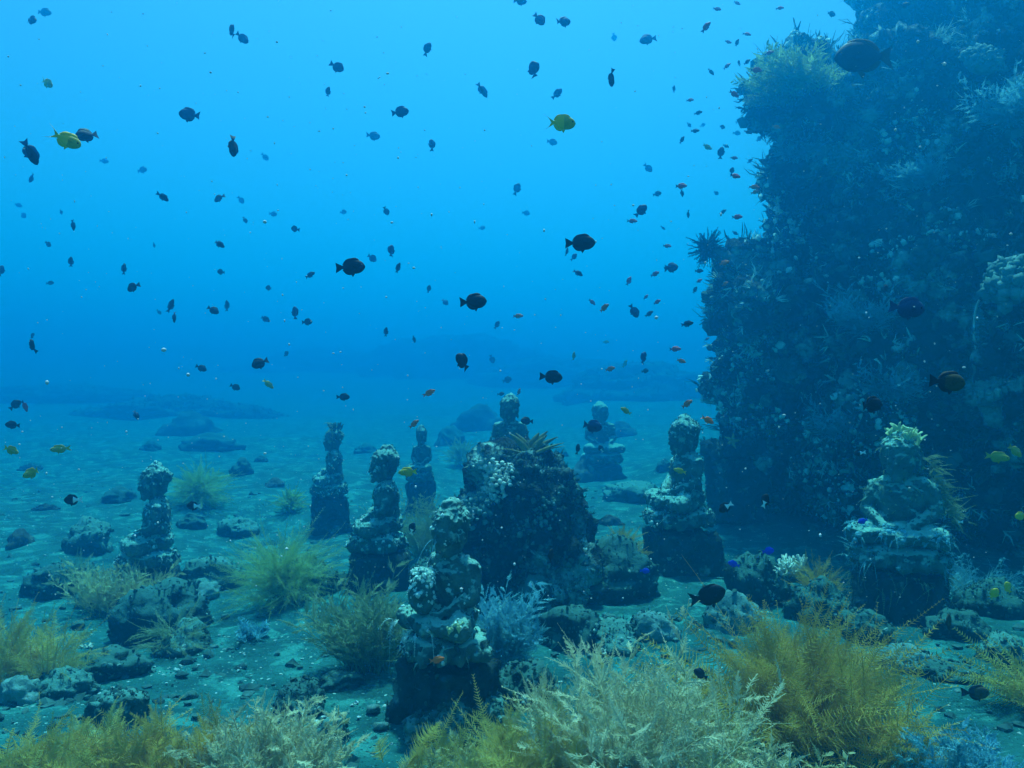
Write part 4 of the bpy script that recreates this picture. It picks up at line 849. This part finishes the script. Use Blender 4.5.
# px, py, apparent length, kind, heading in the picture (0 right, 90 up, 180 left), turn towards/away from the viewer, depth factor
FISH = [
 (31,20,14,'s',-12,15,1),(232,31,15,'s',115,40,.9),(242,38,13,'s',-30,30,1),(337,67,16,'s',-28,10,1),(328,92,12,'c',80,30,1.2),(47,83,17,'y',-30,20,1),
 (66,140,30,'y',-22,10,.75),(87,135,19,'d',200,35,1),(30,152,28,'c',-62,20,1.3),(32,178,11,'s',225,20,1.1),(190,115,22,'s',172,8,1),(233,146,22,'d',-88,62,1),
 (163,197,15,'c',-35,10,1.1),(219,198,12,'d',208,20,1.1),(104,161,9,'s',-5,10,1.9),(142,170,10,'s',15,10,1.9),(241,200,9,'s',-50,10,1.8),(273,214,9,'s',-10,10,1.9),(343,212,8,'s',0,10,1.8),
 (245,220,7,'d',-60,20,1.1),(295,229,9,'d',165,20,1.1),(219,244,14,'c',-30,10,1.1),(61,212,6,'d',-60,20,1.1),(73,225,12,'c',-80,10,1),(48,244,9,'d',-35,20,1.2),(71,262,11,'c',90,20,1),(154,245,6,'d',-70,20,1.1),
 (124,269,12,'c',85,20,1),(23,215,9,'s',-40,10,2),(18,205,8,'s',-20,10,2),(265,157,9,'s',-45,10,2),(44,12,14,'s',-5,10,1.9),
 (520,1,14,'s',0,10,1.2),(539,19,17,'s',-50,25,1),(563,22,16,'s',12,15,1.1),(648,39,17,'s',190,15,1.7),(614,37,9,'s',-80,20,1.8),(427,49,14,'s',60,20,1),(534,70,20,'s',105,35,1.2),(482,90,18,'c',-55,10,2),
 (611,78,18,'d',-85,50,1),(557,94,13,'s',40,25,1.1),(400,112,18,'s',12,10,1),(373,136,14,'s',0,15,1.7),(432,145,12,'s',100,35,1),(561,123,30,'y',0,8,.75),(552,142,11,'s',-8,10,1.8),(517,189,13,'s',70,15,1.8),(526,213,8,'s',-10,10,1.8),
 (386,211,9,'d',-60,20,1.1),(482,228,7,'s',10,10,1.7),(641,211,15,'s',45,25,1),(632,221,11,'p',-5,10,1),(580,243,31,'d',0,5,1),(567,252,9,'c',80,40,.9),(574,257,9,'s',50,20,1),(391,251,13,'s',80,30,1),(372,258,11,'s',-35,10,1.3),(398,268,12,'c',70,20,1),
 (648,168,11,'s',-45,10,1.8),(657,194,9,'s',15,10,1.1),(681,186,12,'p',0,10,.9),(682,193,8,'c',-80,10,1),(682,140,9,'c',60,10,1),(688,214,8,'d',-80,40,1),(690,100,8,'p',0,10,1),(695,131,9,'c',5,10,1),(674,89,8,'c',85,20,1.3),(667,246,9,'p',-8,10,1),(671,267,14,'s',5,20,1.1),(663,228,6,'c',-40,10,1.2),
 (717,9,9,'p',-15,10,1),(737,3,8,'p',-20,10,1),(780,8,9,'p',8,10,1),(706,27,13,'p',48,10,.9),(831,14,10,'s',-5,10,1),(747,34,9,'p',-10,10,1),(728,42,8,'p',-8,10,1),(737,43,9,'c',70,10,1),(769,53,10,'p',15,10,1),(786,59,8,'s',-20,10,1.2),(804,52,10,'c',-55,10,1),(747,62,9,'c',40,10,1),(739,64,8,'w',90,40,1),(727,66,9,'p',35,10,1),(711,72,9,'c',-50,10,1),(756,70,12,'p',-12,10,1),(762,73,9,'c',20,10,1.1),(734,94,12,'p',-30,10,.9),(698,113,9,'c',15,10,1),(703,125,6,'s',30,10,1.3),(722,127,7,'d',0,20,1.2),(739,121,8,'s',30,10,1.6),(737,133,8,'s',-5,10,1.5),(748,132,9,'c',-25,10,1),(759,139,7,'s',40,10,1.4),(689,125,6,'d',-40,10,1.2),(707,147,11,'v',-20,10,1),(721,153,13,'s',80,30,1.1),(726,146,7,'c',-20,10,1.2),(734,158,8,'p',-5,10,1),(750,161,7,'c',40,10,1.3),(735,176,12,'p',-8,10,.9),(732,171,8,'d',80,30,1),(754,187,11,'o',-8,10,1.1),(755,192,9,'o',12,10,1.1),(716,193,6,'d',-40,20,1.3),(723,212,8,'c',35,10,1.2),(737,217,11,'p',0,10,.9),(735,233,7,'c',-35,10,1.2),(724,263,11,'o',15,10,1),(776,127,9,'o',-15,10,1.1),(733,267,8,'o',0,10,1),
 (866,56,62,'g',183,6,1),
 (350,267,30,'d',3,8,1),(50,283,7,'d',10,20,1.2),(133,287,14,'d',205,15,1),(221,272,9,'d',170,20,1.1),(310,275,11,'c',30,10,1.1),(269,288,8,'d',170,20,1.1),(159,312,6,'d',-50,20,1.3),(171,306,15,'c',70,10,1.4),(174,317,12,'c',-85,20,.9),(213,310,12,'d',-30,20,1),(227,306,12,'c',95,10,1.6),(265,319,12,'c',-25,10,1.5),(295,313,14,'s',95,25,1.1),(307,322,10,'d',5,15,1),(32,336,8,'d',40,20,1.2),(32,346,15,'d',120,35,.9),(286,354,7,'d',40,20,1.2),(260,363,17,'d',205,12,1),(201,368,11,'d',-25,20,1),(235,387,10,'d',-25,20,1),(268,384,14,'v',-40,10,1.1),(343,397,13,'d',0,15,1),
 (15,405,12,'d',45,30,1),(25,406,13,'p',-65,15,1),(13,425,14,'d',175,15,1),(11,450,18,'v',-18,10,.9),(60,449,19,'v',185,10,.95),(32,473,22,'v',200,8,.9),(136,415,11,'c',-65,15,1),(73,500,17,'w',180,8,1),(194,506,16,'w',180,8,1),(1,271,12,'s',80,20,1.1),
 (473,302,28,'d',5,6,1),(463,362,21,'d',135,30,.9),(551,377,23,'d',-5,10,1),(429,289,8,'d',80,30,1),(445,302,8,'s',-45,10,1.4),(497,325,9,'s',60,20,1.3),(518,316,11,'o',0,10,1.2),(386,332,10,'c',85,10,1),(414,339,8,'c',-75,10,1.2),(429,393,14,'o',25,10,.95),(507,380,10,'s',20,10,1.7),(492,359,9,'s',-70,10,1.8),(519,392,8,'o',70,20,1),(527,421,13,'d',175,25,1),(501,394,7,'d',10,20,1.2),
 (592,426,21,'s',-12,10,.9),(578,449,11,'d',85,45,.8),(601,449,8,'w',120,30,.9),(626,411,13,'v',150,15,1),(687,404,13,'o',35,10,1),(610,369,11,'o',15,10,1),(643,358,14,'s',60,35,1.1),(645,371,7,'d',10,20,1.2),(625,364,9,'v',60,10,1.7),(574,356,9,'v',85,20,1),(604,308,13,'o',38,10,1),(592,302,9,'p',-40,10,1.1),(634,311,15,'s',-60,20,1),(649,314,10,'c',35,10,1.1),(657,302,9,'p',28,10,1.1),(646,297,7,'p',45,10,1.1),(629,281,10,'p',65,10,1),(655,274,10,'p',25,10,1),(671,268,14,'s',10,15,1.2),(687,324,13,'c',12,10,1),(675,349,12,'p',0,10,1),(681,361,11,'o',-15,10,1.1),(578,273,11,'c',-30,10,1.2),(606,342,7,'v',0,10,1.5),(414,424,12,'o',40,15,.9),
 (907,308,33,'s',-8,10,.62),(947,382,34,'t',-6,10,.62),(871,405,25,'d',5,10,.75),(885,289,11,'d',45,30,.7),(699,271,9,'c',0,10,1.1),(699,281,8,'p',30,10,1),(695,290,8,'c',60,10,1),(707,339,6,'p',30,10,1.2),(725,284,8,'o',30,10,1),
 (708,420,14,'o',-30,15,.8),(997,457,24,'a',-8,10,.8),(1015,451,20,'a',-35,15,.8),(726,507,16,'w',215,15,.8),(765,501,15,'w',70,55,.7),(860,453,11,'w',190,20,.7),(790,458,7,'w',190,20,.8),(680,471,13,'v',165,10,.8),(1021,516,14,'l',180,10,.8),
 (708,596,38,'z',15,8,.8),(701,674,14,'d',160,30,.62),(976,693,25,'t',5,8,.8),(949,624,21,'t',100,40,.7),(768,551,12,'b',10,10,1),(734,564,12,'b',165,10,1),(863,521,10,'b',200,15,1),(963,522,10,'w',0,10,.8),(840,738,9,'v',200,20,.9),
 (437,660,15,'o',10,15,.75),(645,571,10,'b',-5,10,1),(551,556,15,'d',80,45,.6),(412,529,14,'w',70,25,.8),(573,655,10,'d',-60,25,.7),(408,472,20,'v',185,10,.9),(994,594,13,'l',60,20,.8),(1008,588,14,'l',120,20,.8),
 (905,5,9,'d',10,20,.9),
]
ANCH = [(66,140,'the large yellow-tailed fish'),(561,123,'the lone yellow-tailed fish in mid-water'),(866,56,'the big yellow-finned fish'),(707,247,'the black crinoid'),(580,243,'the largest black fish in mid-water'),(473,302,'the plump black fish below mid-water'),(350,267,'the black fish level with the crinoid'),(190,115,'the round slate fish high on the open side'),
 (153,480,'the lone left statue'),(332,430,'the statue with growth on its head'),(392,460,'the folded statue facing left'),(507,410,'the statue behind the coral block'),(520,520,'the coral block'),(600,420,'the faintest distant statue'),(444,600,'the main statue'),(690,470,'the statue at the wall foot'),(902,500,'the shaggy statue'),(790,560,'the white branching coral'),(800,660,'the big olive fern bush'),(800,85,'the yellowish bush on the wall'),(960,330,'the pale sea whip on the wall'),(32,473,'the long olive fish at the left edge'),(260,363,'the black fish above the slim statue'),(233,146,'the black fish seen head-on'),(551,377,'the black fish above the coral block'),(470,345,'the hazy central mound'),(180,410,'the dark hazy mound at left'),(31,20,'the top left corner'),(440,5,'the bright surface glow'),(60,300,'the empty blue at the left edge'),(660,300,'the open water beside the wall')]
SELF = {(66,140):'large yellow-tailed fish with olive body, high at the left',(561,123):'lone yellow-tailed fish facing right in the bright mid-water',(866,56):'big dark oval fish with yellow fins gliding past the wall top',(580,243):'largest black fish in mid-water, facing right with fins spread',(473,302):'plump black fish facing right, above the hazy central mound',(350,267):'black fish with raised dorsal fin, level with the black crinoid',(190,115):'round slate blue fish high on the open side, facing left',(32,473):'long olive fish at the left edge with a yellow tail, nose down',(260,363):'black fish nosing down left, above the slim distant statue',(233,146):'black fish seen nearly head-on, pointing steeply down',(551,377):'black oval fish hovering above the coral block',(708,596):'black surgeonfish low over the sand beside the white branching coral',(437,660):'small orange fish in front of the main plinth'}
def compass(dx, dy):
    a = math.degrees(math.atan2(-dy, dx)) % 360
    return ['right of', 'up and right of', 'above', 'up and left of', 'left of', 'down and left of', 'below', 'down and right of'][int((a + 22.5) // 45) % 8]
def heading(a, yaw):
    if yaw >= 45: return 'turned end-on'
    a %= 360
    return ['facing right', 'rising right', 'pointing up', 'rising left', 'facing left', 'nosing down left', 'pointing down', 'nosing down right'][int((a + 22.5) // 45) % 8]
used = {}; recs = []
for f in FISH:
    px, py, L, kd, a, yaw, df = f
    if (px, py) in SELF: recs.append((f, SELF[(px, py)])); used[SELF[(px, py)]] = 1; continue
    an = sorted(ANCH, key=lambda q: math.hypot(q[0] - px, q[1] - py)); szw = 'tiny ' if L < 10 else 'small ' if L < 16 else ''
    if df >= 1.5: szw = 'faint ' + szw
    lab = None
    for q in [x for x in an if (x[0], x[1]) != (px, py)][:4]:
        c = f"{szw}{FK[kd][7]} fish {heading(a, yaw)}, {compass(px - q[0], py - q[1])} {q[2]}"
        if math.hypot(px - q[0], py - q[1]) < 22: c = f"{szw}{FK[kd][7]} fish {heading(a, yaw)}, close against {q[2]}"
        if c not in used and len(c.split()) <= 16: lab = c; break
    used[lab] = 1; recs.append((f, lab))
grp = dict(d='black damselfish in the water', s='slate damselfish in the water', t='brown fish near the wall', y='yellow-tailed damselfish', w='white-tailed damselfish', b='bright blue damselfish', p='rosy fish shoaling by the wall', o='orange fish over the reef', v='olive wrasse-like fish', a='tan yellow fish under the overhang', l='yellow fish under the overhang', c='slender dark fish in the water')
rg = np.random.default_rng(99)
for (px, py, L, kd, a, yaw, df), lab in recs:
    parts, joined = fish_proto(kd, (-.55, 0, .55)[int(rg.integers(3))]); ln = FK[kd][1] * (.92 + .16 * rg.random()) * (1 if df <= 1.4 else 1.25)
    fs = max(.42, math.sqrt(math.sin(R(a)) ** 2 + (math.cos(R(a)) * math.cos(R(yaw))) ** 2))
    d = F * ln * fs / L
    if df > 1: ln *= df ** .5; d *= df ** .5
    if df < 1: ln *= df; d *= df
    p = at(px, py, d); g = GZ(p.x, p.y) + ln * .3
    if p.z < g:                                      # never under the sand: bring it nearer, smaller
        k = .97
        while p.z < g and k > .2: p = at(px, py, d * k); g = GZ(p.x, p.y) + ln * k * .3; k *= .97
        ln *= k
    big = L >= 16
    if big:
        o = thing('fish', lab, 'fish', p, 0, grp.get(kd))
        for nm, me in parts: link(nm, me, None, o)
    else:
        o = link('fish', joined, None, None, p); tag(o, lab, 'fish', grp.get(kd))
    a %= 360; left = 90 < a < 270; pit = (180 - a) if left else (a if a <= 90 else a - 360)
    sgn = 1 if rg.random() < .5 else -1
    o.rotation_euler = Euler((rg.normal() * .06, -R(pit), (math.pi if left else 0) + sgn * R(yaw)), 'XYZ'); o.scale = (ln, ln * (.85 + .3 * rg.random()), ln * (.88 + .22 * rg.random()))

# ---------------------------------------------------------------- drifting specks
rg = np.random.default_rng(17); mb = MB(); v0, t0 = ico(1)
for k in range(1000):
    d = 1.1 + 5 * rg.random() ** 1.3; q = at(1024 * rg.random(), 600 * rg.random() ** .9, d)
    if q.z < GZ(q.x, q.y) + .1: continue
    r = (.0007 + .0016 * rg.random() ** 4) * (1 + .22 * d)
    mb.add(v0 * r * (1 + .3 * rg.standard_normal((1, 3))) + np.array(q), t=t0)
o = mb.build('plankton_specks', M['plankton']); o['kind'] = 'stuff'
